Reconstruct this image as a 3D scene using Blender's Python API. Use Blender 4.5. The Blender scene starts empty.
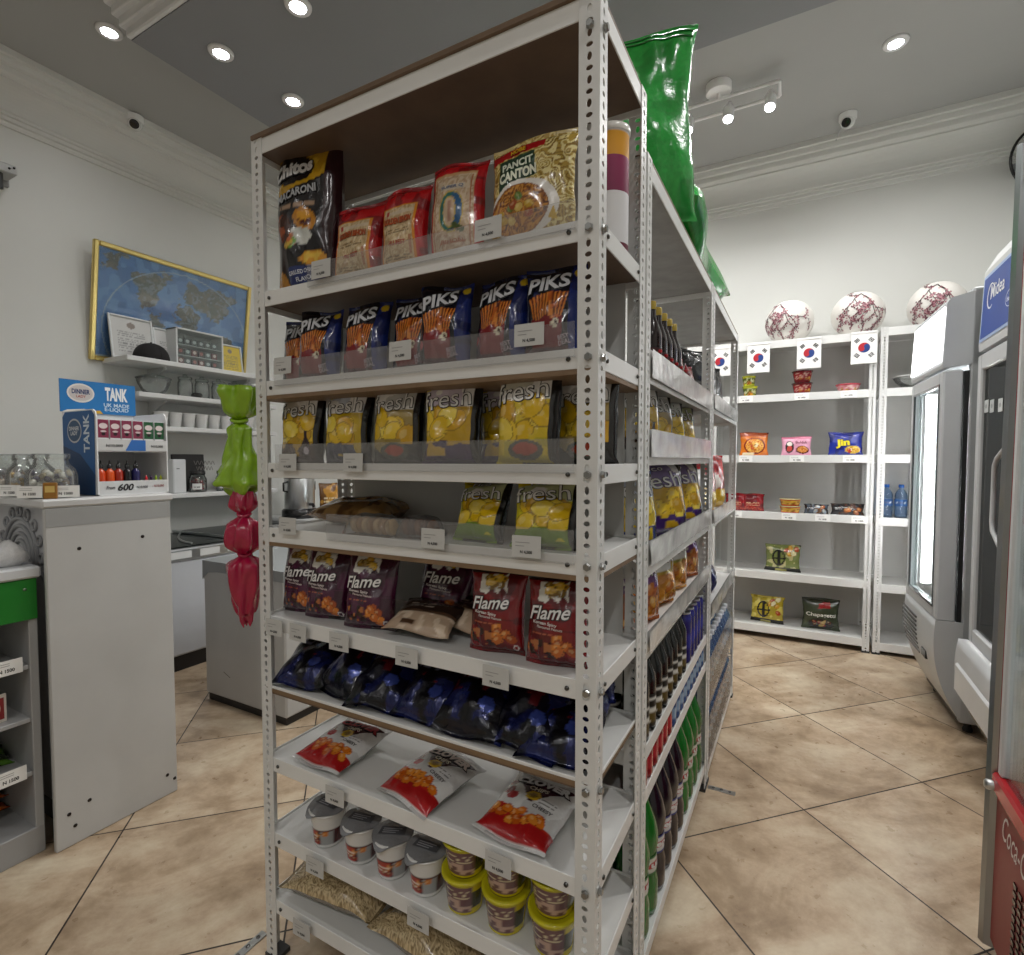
EXPOSURE=0.03
WATT=6.0
AISLE=1.7
LEFT=.45
FRONT=.15
BACK=1.9
import bpy, math, random
import numpy as np
from mathutils import Vector, Matrix, Euler
SC = bpy.context.scene
COL = SC.collection
PI = math.pi
R = math.radians
ORD = ['first', 'second', 'third', 'fourth', 'fifth', 'sixth', 'seventh', 'eighth', 'ninth', 'tenth', 'eleventh', 'twelfth', 'thirteenth', 'fourteenth', 'fifteenth', 'sixteenth']


def lin(h):
    if not isinstance(h, str):
        return np.asarray(h, float)
    h = h.lstrip('#')
    c = np.array([int(h[i:i + 2], 16) / 255 for i in (0, 2, 4)])
    return np.where(c <= .04045, c / 12.92, ((c + .055) / 1.055) ** 2.4)


# ---------------------------------------------------------------- materials
def new_mat(name):
    m = bpy.data.materials.new(name)
    m.use_nodes = True
    nt = m.node_tree
    nt.nodes.clear()
    out = nt.nodes.new('ShaderNodeOutputMaterial')
    return m, nt, out


def N(nt, t, **kw):
    n = nt.nodes.new('ShaderNode' + t)
    for k, v in kw.items():
        if hasattr(n, k):
            setattr(n, k, v)
        else:
            n.inputs[k.replace('_', ' ')].default_value = v
    return n


MATS = {}


def attr_mat(name, rough, metal=0., spec=.5, coat=0., var=.06, vscale=9., bump=0., bscale=40., emit=0.):
    m, nt, out = new_mat(name)
    L = nt.links.new
    a = N(nt, 'Attribute', attribute_name='print')
    tc = N(nt, 'TexCoord')
    no = N(nt, 'TexNoise')
    no.inputs['Scale'].default_value = vscale
    no.inputs['Detail'].default_value = 4
    L(tc.outputs['Object'], no.inputs['Vector'])
    mr = N(nt, 'MapRange')
    mr.inputs['From Min'].default_value = .25
    mr.inputs['From Max'].default_value = .75
    mr.inputs['To Min'].default_value = 1 - var
    mr.inputs['To Max'].default_value = 1 + var
    L(no.outputs['Fac'], mr.inputs['Value'])
    mx = N(nt, 'VectorMath', operation='SCALE')
    L(a.outputs['Color'], mx.inputs[0])
    L(mr.outputs['Result'], mx.inputs['Scale'])
    b = N(nt, 'BsdfPrincipled')
    L(mx.outputs['Vector'], b.inputs['Base Color'])
    b.inputs['Roughness'].default_value = rough
    b.inputs['Metallic'].default_value = metal
    b.inputs['Specular IOR Level'].default_value = spec
    b.inputs['Coat Weight'].default_value = coat
    b.inputs['Coat Roughness'].default_value = .12
    if bump:
        n2 = N(nt, 'TexNoise')
        n2.inputs['Scale'].default_value = bscale
        n2.inputs['Detail'].default_value = 3
        L(tc.outputs['Object'], n2.inputs['Vector'])
        bp = N(nt, 'Bump')
        bp.inputs['Strength'].default_value = bump
        bp.inputs['Distance'].default_value = .01
        L(n2.outputs['Fac'], bp.inputs['Height'])
        L(bp.outputs['Normal'], b.inputs['Normal'])
    if emit:
        L(mx.outputs['Vector'], b.inputs['Emission Color'])
        b.inputs['Emission Strength'].default_value = emit
    L(b.outputs['BSDF'], out.inputs['Surface'])
    MATS[name] = m
    return m


attr_mat('film', .24, coat=.5, var=.1, vscale=30, bump=.35, bscale=30)
attr_mat('foil', .25, metal=.4, coat=.4, var=.1, vscale=25, bump=.5, bscale=34)
attr_mat('matte', .6, var=.05)
attr_mat('paint', .38, var=.05, vscale=5, bump=.02, bscale=60)
attr_mat('plastic', .22, coat=.3, var=.03)
attr_mat('metal', .28, metal=1., var=.06)
attr_mat('cloth', .85, var=.12, vscale=60, bump=.3, bscale=250)
attr_mat('glow', .4, emit=5.)
attr_mat('lamp', .4, emit=40.)
attr_mat('print', .45, var=.03)
attr_mat('rubber', .7, var=.05)
attr_mat('wallpaint', .75, spec=.3, var=.035, vscale=1.6, bump=.05, bscale=70)
attr_mat('timber', .55, var=.16, vscale=14, bump=.05, bscale=50)


def clear_mat(name, tint, fac, rough=.08, aw=.25, body=None):
    """thin clear plastic / glass: mostly transparent, a fresnel sheen and a little body colour"""
    m, nt, out = new_mat(name)
    L = nt.links.new
    tr = N(nt, 'BsdfTransparent')
    tr.inputs['Color'].default_value = (*lin(tint), 1)
    gl = N(nt, 'BsdfGlossy')
    gl.inputs['Roughness'].default_value = rough
    df = N(nt, 'BsdfDiffuse')
    df.inputs['Color'].default_value = (*(lin(body or tint) * .8), 1)
    lw = N(nt, 'LayerWeight')
    lw.inputs['Blend'].default_value = .18
    tc = N(nt, 'TexCoord')
    no = N(nt, 'TexNoise')
    no.inputs['Scale'].default_value = 35
    L(tc.outputs['Object'], no.inputs['Vector'])
    bp = N(nt, 'Bump')
    bp.inputs['Strength'].default_value = aw
    bp.inputs['Distance'].default_value = .01
    L(no.outputs['Fac'], bp.inputs['Height'])
    L(bp.outputs['Normal'], gl.inputs['Normal'])
    m1 = N(nt, 'MixShader')
    m1.inputs[0].default_value = fac
    L(tr.outputs[0], m1.inputs[1])
    L(df.outputs[0], m1.inputs[2])
    ad = N(nt, 'Math', operation='MULTIPLY_ADD')
    L(lw.outputs['Fresnel'], ad.inputs[0])
    ad.inputs[1].default_value = .8
    ad.inputs[2].default_value = .04
    m2 = N(nt, 'MixShader')
    L(ad.outputs[0], m2.inputs[0])
    L(m1.outputs[0], m2.inputs[1])
    L(gl.outputs[0], m2.inputs[2])
    L(m2.outputs[0], out.inputs['Surface'])
    MATS[name] = m


clear_mat('clear', '#f4f4f4', .05, aw=.35)
clear_mat('guard', '#fafafa', .07, rough=.15, aw=.05, body='#ffffff')
clear_mat('glass', '#f6faf9', .03, rough=.03, aw=0.)
clear_mat('darkglass', '#7d8584', .12, rough=.05, aw=0.)
clear_mat('bluepet', '#bcd4ee', .12, rough=.06, aw=.5)
clear_mat('greenpet', '#1f7a2a', .25, rough=.06, aw=.3)
clear_mat('jarglass', '#fbfdfc', .09, rough=.05, aw=0., body='#ffffff')


# ---------------------------------------------------------------- mesh assembler
class M:
    def __init__(s):
        s.v, s.f, s.c, s.mi, s.sm, s.mats, s.n = [], [], [], [], [], [], 0
        s.T = None

    def add(s, v, f, col='#ffffff', mat='paint', smooth=False):
        v = np.asarray(v, float).reshape(-1, 3)
        if s.T is not None:
            A = np.array(s.T)
            v = v @ A[:3, :3].T + A[:3, 3]
        c = lin(col)
        if c.ndim == 1:
            c = np.tile(c, (len(v), 1))
        if mat not in s.mats:
            s.mats.append(mat)
        k = s.mats.index(mat)
        s.v.append(v)
        s.c.append(c)
        n = s.n
        s.f.extend([tuple(i + n for i in q) for q in f])
        s.mi.extend([k] * len(f))
        s.sm.extend([smooth] * len(f))
        s.n += len(v)
        return s

    def build(s, name, parent=None, loc=None, rot=None):
        me = bpy.data.meshes.new(name)
        V = np.concatenate(s.v)
        me.from_pydata(V.tolist(), [], s.f)
        for k in s.mats:
            me.materials.append(MATS[k])
        me.polygons.foreach_set('material_index', s.mi)
        me.polygons.foreach_set('use_smooth', s.sm)
        a = me.attributes.new('print', 'FLOAT_COLOR', 'POINT')
        Cc = np.concatenate(s.c)
        a.data.foreach_set('color', np.column_stack([Cc, np.ones(len(Cc))]).astype(np.float32).ravel())
        me.update()
        o = bpy.data.objects.new(name, me)
        COL.objects.link(o)
        if parent:
            o.parent = parent
        if loc is not None:
            o.location = loc
        if rot is not None:
            o.rotation_euler = rot
        return o


def box(m, x0, x1, y0, y1, z0, z1, col='#e8e8e6', mat='paint', b=0.):
    b = min(b, (x1 - x0) * .45, (y1 - y0) * .45, (z1 - z0) * .45)
    if b <= 0:
        v = [(x, y, z) for z in (z0, z1) for y in (y0, y1) for x in (x0, x1)]
        f = [(0, 2, 3, 1), (4, 5, 7, 6), (0, 1, 5, 4), (2, 6, 7, 3), (0, 4, 6, 2), (1, 3, 7, 5)]
        return m.add(v, f, col, mat)
    P, idx = [], {}
    ex = ((x0, x1), (y0, y1), (z0, z1))
    for i in (0, 1):
        for j in (0, 1):
            for k in (0, 1):
                s = (i, j, k)
                for ax in range(3):
                    p = []
                    for d in range(3):
                        val = ex[d][s[d]]
                        if d != ax:
                            val += b if s[d] == 0 else -b
                        p.append(val)
                    idx[(i, j, k, ax)] = len(P)
                    P.append(p)
    F = []
    for ax in range(3):
        u, w = [d for d in range(3) if d != ax]
        for sd in (0, 1):
            q = []
            for (a, c) in ((0, 0), (1, 0), (1, 1), (0, 1)):
                s = [0, 0, 0]
                s[ax] = sd
                s[u] = a
                s[w] = c
                q.append(idx[(*s, ax)])
            F.append(tuple(q))
    for ax in range(3):
        u, w = [d for d in range(3) if d != ax]
        for a in (0, 1):
            for c in (0, 1):
                s0, s1 = [0, 0, 0], [0, 0, 0]
                s0[u] = s1[u] = a
                s0[w] = s1[w] = c
                s1[ax] = 1
                F.append((idx[(*s0, u)], idx[(*s1, u)], idx[(*s1, w)], idx[(*s0, w)]))
    for i in (0, 1):
        for j in (0, 1):
            for k in (0, 1):
                F.append(tuple(idx[(i, j, k, a)] for a in range(3)))
    # orient outward
    P = np.array(P, float)
    c0 = P.mean(0)
    G = []
    for q in F:
        a, bb, c = P[q[0]], P[q[1]], P[q[2]]
        nn = np.cross(bb - a, c - a)
        G.append(q if nn @ (P[list(q)].mean(0) - c0) > 0 else q[::-1])
    return m.add(P, G, col, mat)


def lathe(m, prof, col='#ffffff', mat='plastic', seg=20, c=(0, 0, 0), cols=None, smooth=True, paint=None, disp=None, caps=True):
    """prof: (r, z) from bottom to top; cols: one colour per point"""
    n = len(prof)
    th = np.arange(seg + (1 if paint else 0)) / seg * 2 * PI - PI / 2 - (PI if paint else 0)
    k = len(th)
    V = np.zeros((n, k, 3))
    for i, (r, z) in enumerate(prof):
        V[i, :, 0] = r * np.cos(th)
        V[i, :, 1] = r * np.sin(th)
        V[i, :, 2] = z
    if disp is not None:
        V = disp(V)
    V = V + np.array(c)
    F = []
    for i in range(n - 1):
        for j in range(seg):
            a, b2 = j, (j + 1) % k
            F.append((i * k + a, i * k + b2, (i + 1) * k + b2, (i + 1) * k + a))
    if paint:
        U, W = np.meshgrid(np.arange(k) / seg, np.array([z for r, z in prof]))
        cc = paint(U.ravel(), W.ravel())
    elif cols is not None:
        cc = np.repeat(np.array([lin(q) for q in cols]), k, axis=0)
    else:
        cc = col
    m.add(V.reshape(-1, 3), F, cc, mat, smooth)
    # caps
    for i, fl in ((0, True), (n - 1, False)):
        if caps and prof[i][0] > 1e-5:
            ring = V[i, :seg]
            q = tuple(range(seg))
            m.add(ring, [q[::-1] if fl else q], (lin(cols[i]) if cols is not None else (col if paint is None else '#cccccc')), mat)
    return m


def tube(m, pts, r, col='#cccccc', mat='metal', seg=8, closed=False, smooth=True):
    P = [Vector(p) for p in pts]
    n = len(P)
    rr = r if isinstance(r, (list, tuple)) else [r] * n
    V, F = [], []
    up = Vector((0, 0, 1))
    for i in range(n):
        a = P[(i - 1) % n] if (closed or i > 0) else P[i]
        b = P[(i + 1) % n] if (closed or i < n - 1) else P[i]
        t = (b - a).normalized()
        if abs(t.dot(up)) > .97:
            up = Vector((1, 0, 0)) if abs(t.x) < .9 else Vector((0, 1, 0))
        x = t.cross(up).normalized()
        y = x.cross(t).normalized()
        up = y
        for j in range(seg):
            an = 2 * PI * j / seg
            V.append(P[i] + (x * math.cos(an) + y * math.sin(an)) * rr[i])
    for i in range(n if closed else n - 1):
        for j in range(seg):
            k = (i + 1) % n
            F.append((i * seg + j, k * seg + j, k * seg + (j + 1) % seg, i * seg + (j + 1) % seg)[::-1])
    m.add([tuple(v) for v in V], F, col, mat, smooth)
    if not closed:
        m.add([tuple(v) for v in V[:seg]], [tuple(range(seg))], col, mat)
        m.add([tuple(v) for v in V[-seg:]], [tuple(range(seg))[::-1]], col, mat)
    return m


def prism(m, poly, axis, a0, a1, col='#cccccc', mat='paint', smooth=False):
    """poly: 2D outline in the two other axes, extruded along axis"""
    n = len(poly)
    V = []
    for a in (a0, a1):
        for (p, q) in poly:
            V.append({'x': (a, p, q), 'y': (p, a, q), 'z': (p, q, a)}[axis])
    F = [(i, (i + 1) % n, n + (i + 1) % n, n + i) for i in range(n)]
    V = np.array(V, float)
    ar = sum(poly[i][0] * poly[(i + 1) % n][1] - poly[(i + 1) % n][0] * poly[i][1] for i in range(n))
    flip = (ar > 0) == (axis == 'y')
    if (a1 < a0):
        flip = not flip
    if flip:
        F = [q[::-1] for q in F]
    m.add(V, F, col, mat, smooth)
    c1, c2 = tuple(range(n)), tuple(range(n, 2 * n))
    if flip:
        m.add(V, [c1, c2[::-1]], col, mat)
    else:
        m.add(V, [c1[::-1], c2], col, mat)
    return m


_gf = {}


def gridfaces(nu, nv, flip=False):
    k = (nu, nv, flip)
    if k not in _gf:
        F = []
        for j in range(nv - 1):
            for i in range(nu - 1):
                a = j * nu + i
                q = (a, a + 1, a + nu + 1, a + nu)
                F.append(q[::-1] if flip else q)
        _gf[k] = F
    return _gf[k]


def sphere(m, c, r, col='#ffffff', mat='plastic', seg=16, rings=10, sq=(1, 1, 1), cols=None):
    a = np.linspace(-PI / 2, PI / 2, rings + 1)
    k = seg
    th = np.arange(k) / k * 2 * PI
    V = np.stack([np.outer(np.cos(a), np.cos(th)) * r * sq[0] + c[0], np.outer(np.cos(a), np.sin(th)) * r * sq[1] + c[1],
                  np.outer(np.sin(a), np.ones(k)) * r * sq[2] + c[2]], -1)
    F = []
    for i in range(rings):
        for j in range(k):
            F.append((i * k + j, i * k + (j + 1) % k, (i + 1) * k + (j + 1) % k, (i + 1) * k + j))
    m.add(V.reshape(-1, 3), F, col, mat, True)
    return m


# ---------------------------------------------------------------- text
_tc = {}


def textgeo(s, shear=0., bold=0.):
    k = (s, shear, bold)
    if k not in _tc:
        cu = bpy.data.curves.new('lettering', 'FONT')
        cu.body = s
        cu.size = 1
        cu.shear = shear
        cu.offset = bold
        cu.resolution_u = 3
        cu.align_x = 'CENTER'
        cu.space_line = .85
        o = bpy.data.objects.new('lettering', cu)
        me = bpy.data.meshes.new_from_object(o)
        v = np.array([tuple(p.co) for p in me.vertices]).reshape(-1, 3)[:, :2]
        f = [tuple(p.vertices) for p in me.polygons]
        bpy.data.objects.remove(o)
        bpy.data.curves.remove(cu)
        bpy.data.meshes.remove(me)
        _tc[k] = (v, f)
    return _tc[k]


def tx(m, s, mapf, cx, cy, w, h, col='#ffffff', rot=0., shear=0., bold=0.02, out=None, ow=.05, off=.0012, mat='print', arc=0.):
    """fit the text s into a w x h box centred on (cx, cy) of the surface mapf(x, y) -> points, normals"""
    v0, _ = textgeo(s, shear, bold)
    lo, hi = v0.min(0), v0.max(0)
    sx, sy = w / (hi[0] - lo[0]), h / (hi[1] - lo[1])
    mid = (lo + hi) / 2

    def lay(bd, c, o):
        v, f = textgeo(s, shear, bd)
        q = (v - mid) * np.array([sx, sy])
        if arc:
            q = q + np.stack([0 * q[:, 0], arc * (1 - (2 * q[:, 0] / w) ** 2)], -1)
        cr, sr = math.cos(rot), math.sin(rot)
        X = cx + q[:, 0] * cr - q[:, 1] * sr
        Y = cy + q[:, 0] * sr + q[:, 1] * cr
        p, n = mapf(X, Y)
        m.add(p + n * o, f, c, mat)
    if out:
        lay(bold + ow, out, off)
        lay(bold, col, off * 2)
    else:
        lay(bold, col, off)


def pmap(o, U, V):
    o, U, V = np.array(o, float), np.array(U, float), np.array(V, float)
    n = np.cross(U, V)
    return lambda X, Y: (o + np.outer(X, U) + np.outer(Y, V), np.tile(n, (len(X), 1)))


def cmap(r, c=(0, 0, 0)):
    """cylinder facing -y: x is arc length, y is height"""
    def f(X, Y):
        a = X / r - PI / 2
        n = np.stack([np.cos(a), np.sin(a), 0 * a], -1)
        return n * r + np.stack([0 * a, 0 * a, Y], -1) + np.array(c), n
    return f


def flatpoly(m, mapf, pts, col, off=.0012, mat='print'):
    p = np.array(pts, float)
    q, n = mapf(p[:, 0], p[:, 1])
    m.add(q + n * off, [tuple(range(len(pts)))], col, mat)


def ellpts(cx, cy, rx, ry, n=20, a=0.):
    t = np.arange(n) / n * 2 * PI
    x, y = rx * np.cos(t), ry * np.sin(t)
    return np.stack([cx + x * math.cos(a) - y * math.sin(a), cy + x * math.sin(a) + y * math.cos(a)], -1)


# ---------------------------------------------------------------- printing on packets
_rt = np.random.RandomState(5).rand(97, 97)


def vnoise(x, y, seed=0):
    x, y = x + seed * 7.31, y + seed * 3.77
    xi, yi = np.floor(x).astype(int), np.floor(y).astype(int)
    fx, fy = x - xi, y - yi
    fx, fy = fx * fx * (3 - 2 * fx), fy * fy * (3 - 2 * fy)
    g = lambda a, b: _rt[a % 97, b % 97]
    return (g(xi, yi) * (1 - fx) + g(xi + 1, yi) * fx) * (1 - fy) + (g(xi, yi + 1) * (1 - fx) + g(xi + 1, yi + 1) * fx) * fy


class P:
    """flat print colours over the u, v of a packet front"""
    def __init__(s, U, V, w, h, seed=1):
        s.U, s.V, s.w, s.h = U, V, w, h
        s.c = np.zeros((len(U), 3))
        s.rs = np.random.RandomState(seed)
        s.seed = seed

    def mask(s, k, c, a=1.):
        k = k.astype(float)[:, None] * a
        s.c = s.c * (1 - k) + lin(c) * k
        return s

    def bg(s, c):
        return s.mask(np.ones(len(s.U)), c)

    def rect(s, u0, u1, v0, v1, c, a=1.):
        return s.mask((s.U >= u0) & (s.U <= u1) & (s.V >= v0) & (s.V <= v1), c, a)

    def ellm(s, u, v, ru, rv, ang=0.):
        x, y = (s.U - u) * s.w, (s.V - v) * s.h
        ca, sa = math.cos(ang), math.sin(ang)
        X, Y = x * ca + y * sa, -x * sa + y * ca
        return (X / (ru * s.w)) ** 2 + (Y / (rv * s.h)) ** 2

    def ell(s, u, v, ru, rv, c, ang=0., a=1.):
        return s.mask(s.ellm(u, v, ru, rv, ang) < 1, c, a)

    def poly(s, pts, c, a=1.):
        ins = np.zeros(len(s.U), bool)
        n = len(pts)
        for i in range(n):
            (x0, y0), (x1, y1) = pts[i], pts[(i + 1) % n]
            if y0 == y1:
                continue
            cr = ((y0 > s.V) != (y1 > s.V)) & (s.U < (x1 - x0) * (s.V - y0) / (y1 - y0) + x0)
            ins ^= cr
        s.mask(ins, c, a)
        return ins

    def noise(s, c, sc, thr, reg=None, a=1., seed=0):
        n = vnoise(s.U * s.w * sc, s.V * s.h * sc, s.seed + seed)
        k = n > thr
        if reg is not None:
            k &= reg
        return s.mask(k, c, a)

    def reg(s, u0, u1, v0, v1):
        return (s.U >= u0) & (s.U <= u1) & (s.V >= v0) & (s.V <= v1)

    def noodles(s, reg, c1, c2, sc=60, c3=None):
        x, y = s.U * s.w * 46, s.V * s.h * 46
        q = max(sc, 120) / 9.
        a = vnoise(x * .8, y * .8, s.seed) + .35 * vnoise(x * 2.1, y * 2.1, s.seed + 3)
        b = vnoise(x * .9 + 30, y * .7, s.seed + 7) + .3 * vnoise(x * 2.3, y * 2.3 + 11, s.seed + 5)
        s.mask(reg, c1)
        if c3:
            s.mask(reg & (np.sin(b * q * 1.2) > .45), c3)
        s.mask(reg & (np.sin(a * q * 1.5) > .2), c2)

    def chips(s, n, u0, u1, v0, v1, r, cols, rim='#8a5a10', ry=.75):
        for i in range(n):
            u, v = s.rs.uniform(u0, u1), s.rs.uniform(v0, v1)
            an = s.rs.uniform(-1, 1)
            q = s.ellm(u, v, r / s.w, r * ry / s.h, an)
            s.mask(q < 1.0, rim, .8)
            s.mask(q < .82, cols[i % len(cols)])
            s.mask(s.ellm(u - .2 * r / s.w, v + .2 * r / s.h, r * .4 / s.w, r * .25 / s.h, an) < 1, '#fff2b0', .25)

    def lines(s, u0, u1, v0, v1, n, c, a=.9, th=.45):
        """rows of illegible small print"""
        for i in range(n):
            va = v1 - (i + 1) * (v1 - v0) / n
            hh = (v1 - v0) / n * th
            k = s.reg(u0, u1, va, va + hh) & (vnoise(s.U * s.w * 420, np.full(len(s.U), i * 5.3), s.seed) > .38)
            s.mask(k, c, a)


def sstep(x):
    x = np.clip(x, 0, 1)
    return x * x * (3 - 2 * x)


def bag_surface(w, h, d, seed=1, seal=.055, wr=1., foot=False, edge=.5):
    rs = np.random.RandomState(seed)
    ph = rs.uniform(0, 6.28, 14)
    am = rs.uniform(.5, 1., 14)

    def S(u, v, side):
        t = np.clip((v - seal) / (1 - 2 * seal), 0, 1)
        tt = t ** .7 if foot else t
        pr = np.clip(4 * tt * (1 - tt), 0, 1) ** .5
        e = np.clip(1 - np.abs(2 * u - 1) ** 2.8, 0, 1) ** edge
        x = (u - .5) * w * (1 - .085 * pr + .014 * np.sin(v * 9 + ph[0]) + .008 * np.sin(v * 23 + ph[10]))
        z = h * v + .012 * h * (1 - pr) * np.sin(u * 5 + ph[1]) * np.where(v > .5, 1, 0)
        wob = (am[0] * np.sin(u * 7 + v * 4 + ph[2]) + am[1] * np.sin(u * 4 - v * 9 + ph[3]) + am[2] * np.sin(u * 11 + v * 13 + ph[4])
               + .6 * am[5] * np.sin(v * 21 - u * 9 + ph[8])) * .062
        pl = (np.sin(u * 26 + ph[5]) * am[3] + np.sin(u * 41 + ph[6]) * .6 * am[4])
        pleat = pl * (np.exp(-t / .14) + np.exp(-(1 - t) / .14)) * .12
        y = -side * d / 2 * pr * e * (1 + wr * (wob + pleat))
        y = y + .006 * (1 - pr) * np.sin(u * 6 + ph[7]) * wr
        # the packet bows a little
        y = y + .03 * d * np.sin(v * 3.1 + ph[9]) * wr
        return np.stack([x, y, z], -1)
    return S


def bag_map(S, w, h):
    def f(X, Y):
        u, v = X / w + .5, Y / h
        e = .004
        p = S(u, v, 1)
        du = S(np.clip(u + e, 0, 1), v, 1) - S(np.clip(u - e, 0, 1), v, 1)
        dv = S(u, np.clip(v + e, 0, 1), 1) - S(u, np.clip(v - e, 0, 1), 1)
        n = np.cross(du, dv)
        n = n / (np.linalg.norm(n, axis=1, keepdims=True) + 1e-12)
        return p, n
    return f


def make_bag(m, w, h, d, paint, seed=1, nu=44, nv=60, back='#222222', mat='film', seal=.055, wr=1., foot=False, texts=(), edge=.5):
    S = bag_surface(w, h, d, seed, seal, wr, foot, edge)
    u = np.linspace(0, 1, nu)
    u = .5 + .5 * np.sign(u - .5) * np.abs(2 * u - 1) ** .75
    v = np.linspace(0, 1, nv)
    U, V = [a.ravel() for a in np.meshgrid(u, v)]
    p = P(U, V, w, h, seed)
    paint(p)
    m.add(S(U, V, 1), gridfaces(nu, nv), p.c, mat, True)
    nb, nvb = max(8, nu // 3), max(10, nv // 3)
    ub, vb = np.linspace(0, 1, nb), np.linspace(0, 1, nvb)
    Ub, Vb = [a.ravel() for a in np.meshgrid(ub, vb)]
    m.add(S(Ub, Vb, -1), gridfaces(nb, nvb, True), back, mat, True)
    mp = bag_map(S, w, h)
    for t in texts:
        t = dict(t)
        tx(m, t.pop('s'), mp, (t.pop('u') - .5) * w, t.pop('v') * h, t.pop('w') * w, t.pop('h') * h, **t)
    return S, mp


# ---------------------------------------------------------------- things
def tag(o, label, cat, group=None):
    o['label'] = label
    o['category'] = cat
    if group:
        o['group'] = group
    return o


def thing(name, label, cat, loc=(0, 0, 0), rot=(0, 0, 0), group=None):
    o = bpy.data.objects.new(name, None)
    o.empty_display_size = .05
    COL.objects.link(o)
    o.location = loc
    o.rotation_euler = rot
    return tag(o, label, cat, group)


def struct(o):
    o['kind'] = 'structure'
    return o


def copy_tree(o, parent=None):
    c = o.copy()
    COL.objects.link(c)
    if parent is not None:
        c.parent = parent
    for ch in list(o.children):
        copy_tree(ch, c)
    return c


class Kind:
    """one kind of product: built once, then copied with its parts"""
    def __init__(s, build, cat):
        s.build, s.cat, s.o = build, cat, None

    def put(s, loc, label, rot=(0, 0, 0), group=None, scale=None):
        if s.o is None:
            s.o = o = s.build()
        else:
            o = copy_tree(s.o)
        if 'group' in o:
            del o['group']
        o.location = loc
        o.rotation_euler = rot
        o.scale = (scale,) * 3 if isinstance(scale, (int, float)) else (scale or (1, 1, 1))
        return tag(o, label, s.cat, group)
# ---------------------------------------------------------------- camera and colour management
cd = bpy.data.cameras.new('camera')
cam = bpy.data.objects.new('camera', cd)
COL.objects.link(cam)
cam.location = (0, 0, 1.22)
cam.rotation_euler = (R(90 - 2.37), 0, R(28.43))
cd.sensor_fit = 'HORIZONTAL'
cd.sensor_width = 36
cd.lens = 532 / 1024 * 36
cd.shift_y = 4.5 / 1024
cd.clip_start = .02
SC.camera = cam
SC.view_settings.view_transform = 'Standard'
SC.view_settings.look = 'None'
SC.view_settings.exposure = EXPOSURE
SC.view_settings.gamma = 1
SC.view_settings.use_curve_mapping = False
wd = bpy.data.worlds.new('world')
SC.world = wd
wd.use_nodes = True
wd.node_tree.nodes['Background'].inputs['Color'].default_value = (.8, .85, .9, 1)
wd.node_tree.nodes['Background'].inputs['Strength'].default_value = .05

# ---------------------------------------------------------------- room shell
XL, XR, YB, YF, ZC = -3.86, 1.5, 4.36, -4.4, 3.35


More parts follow.
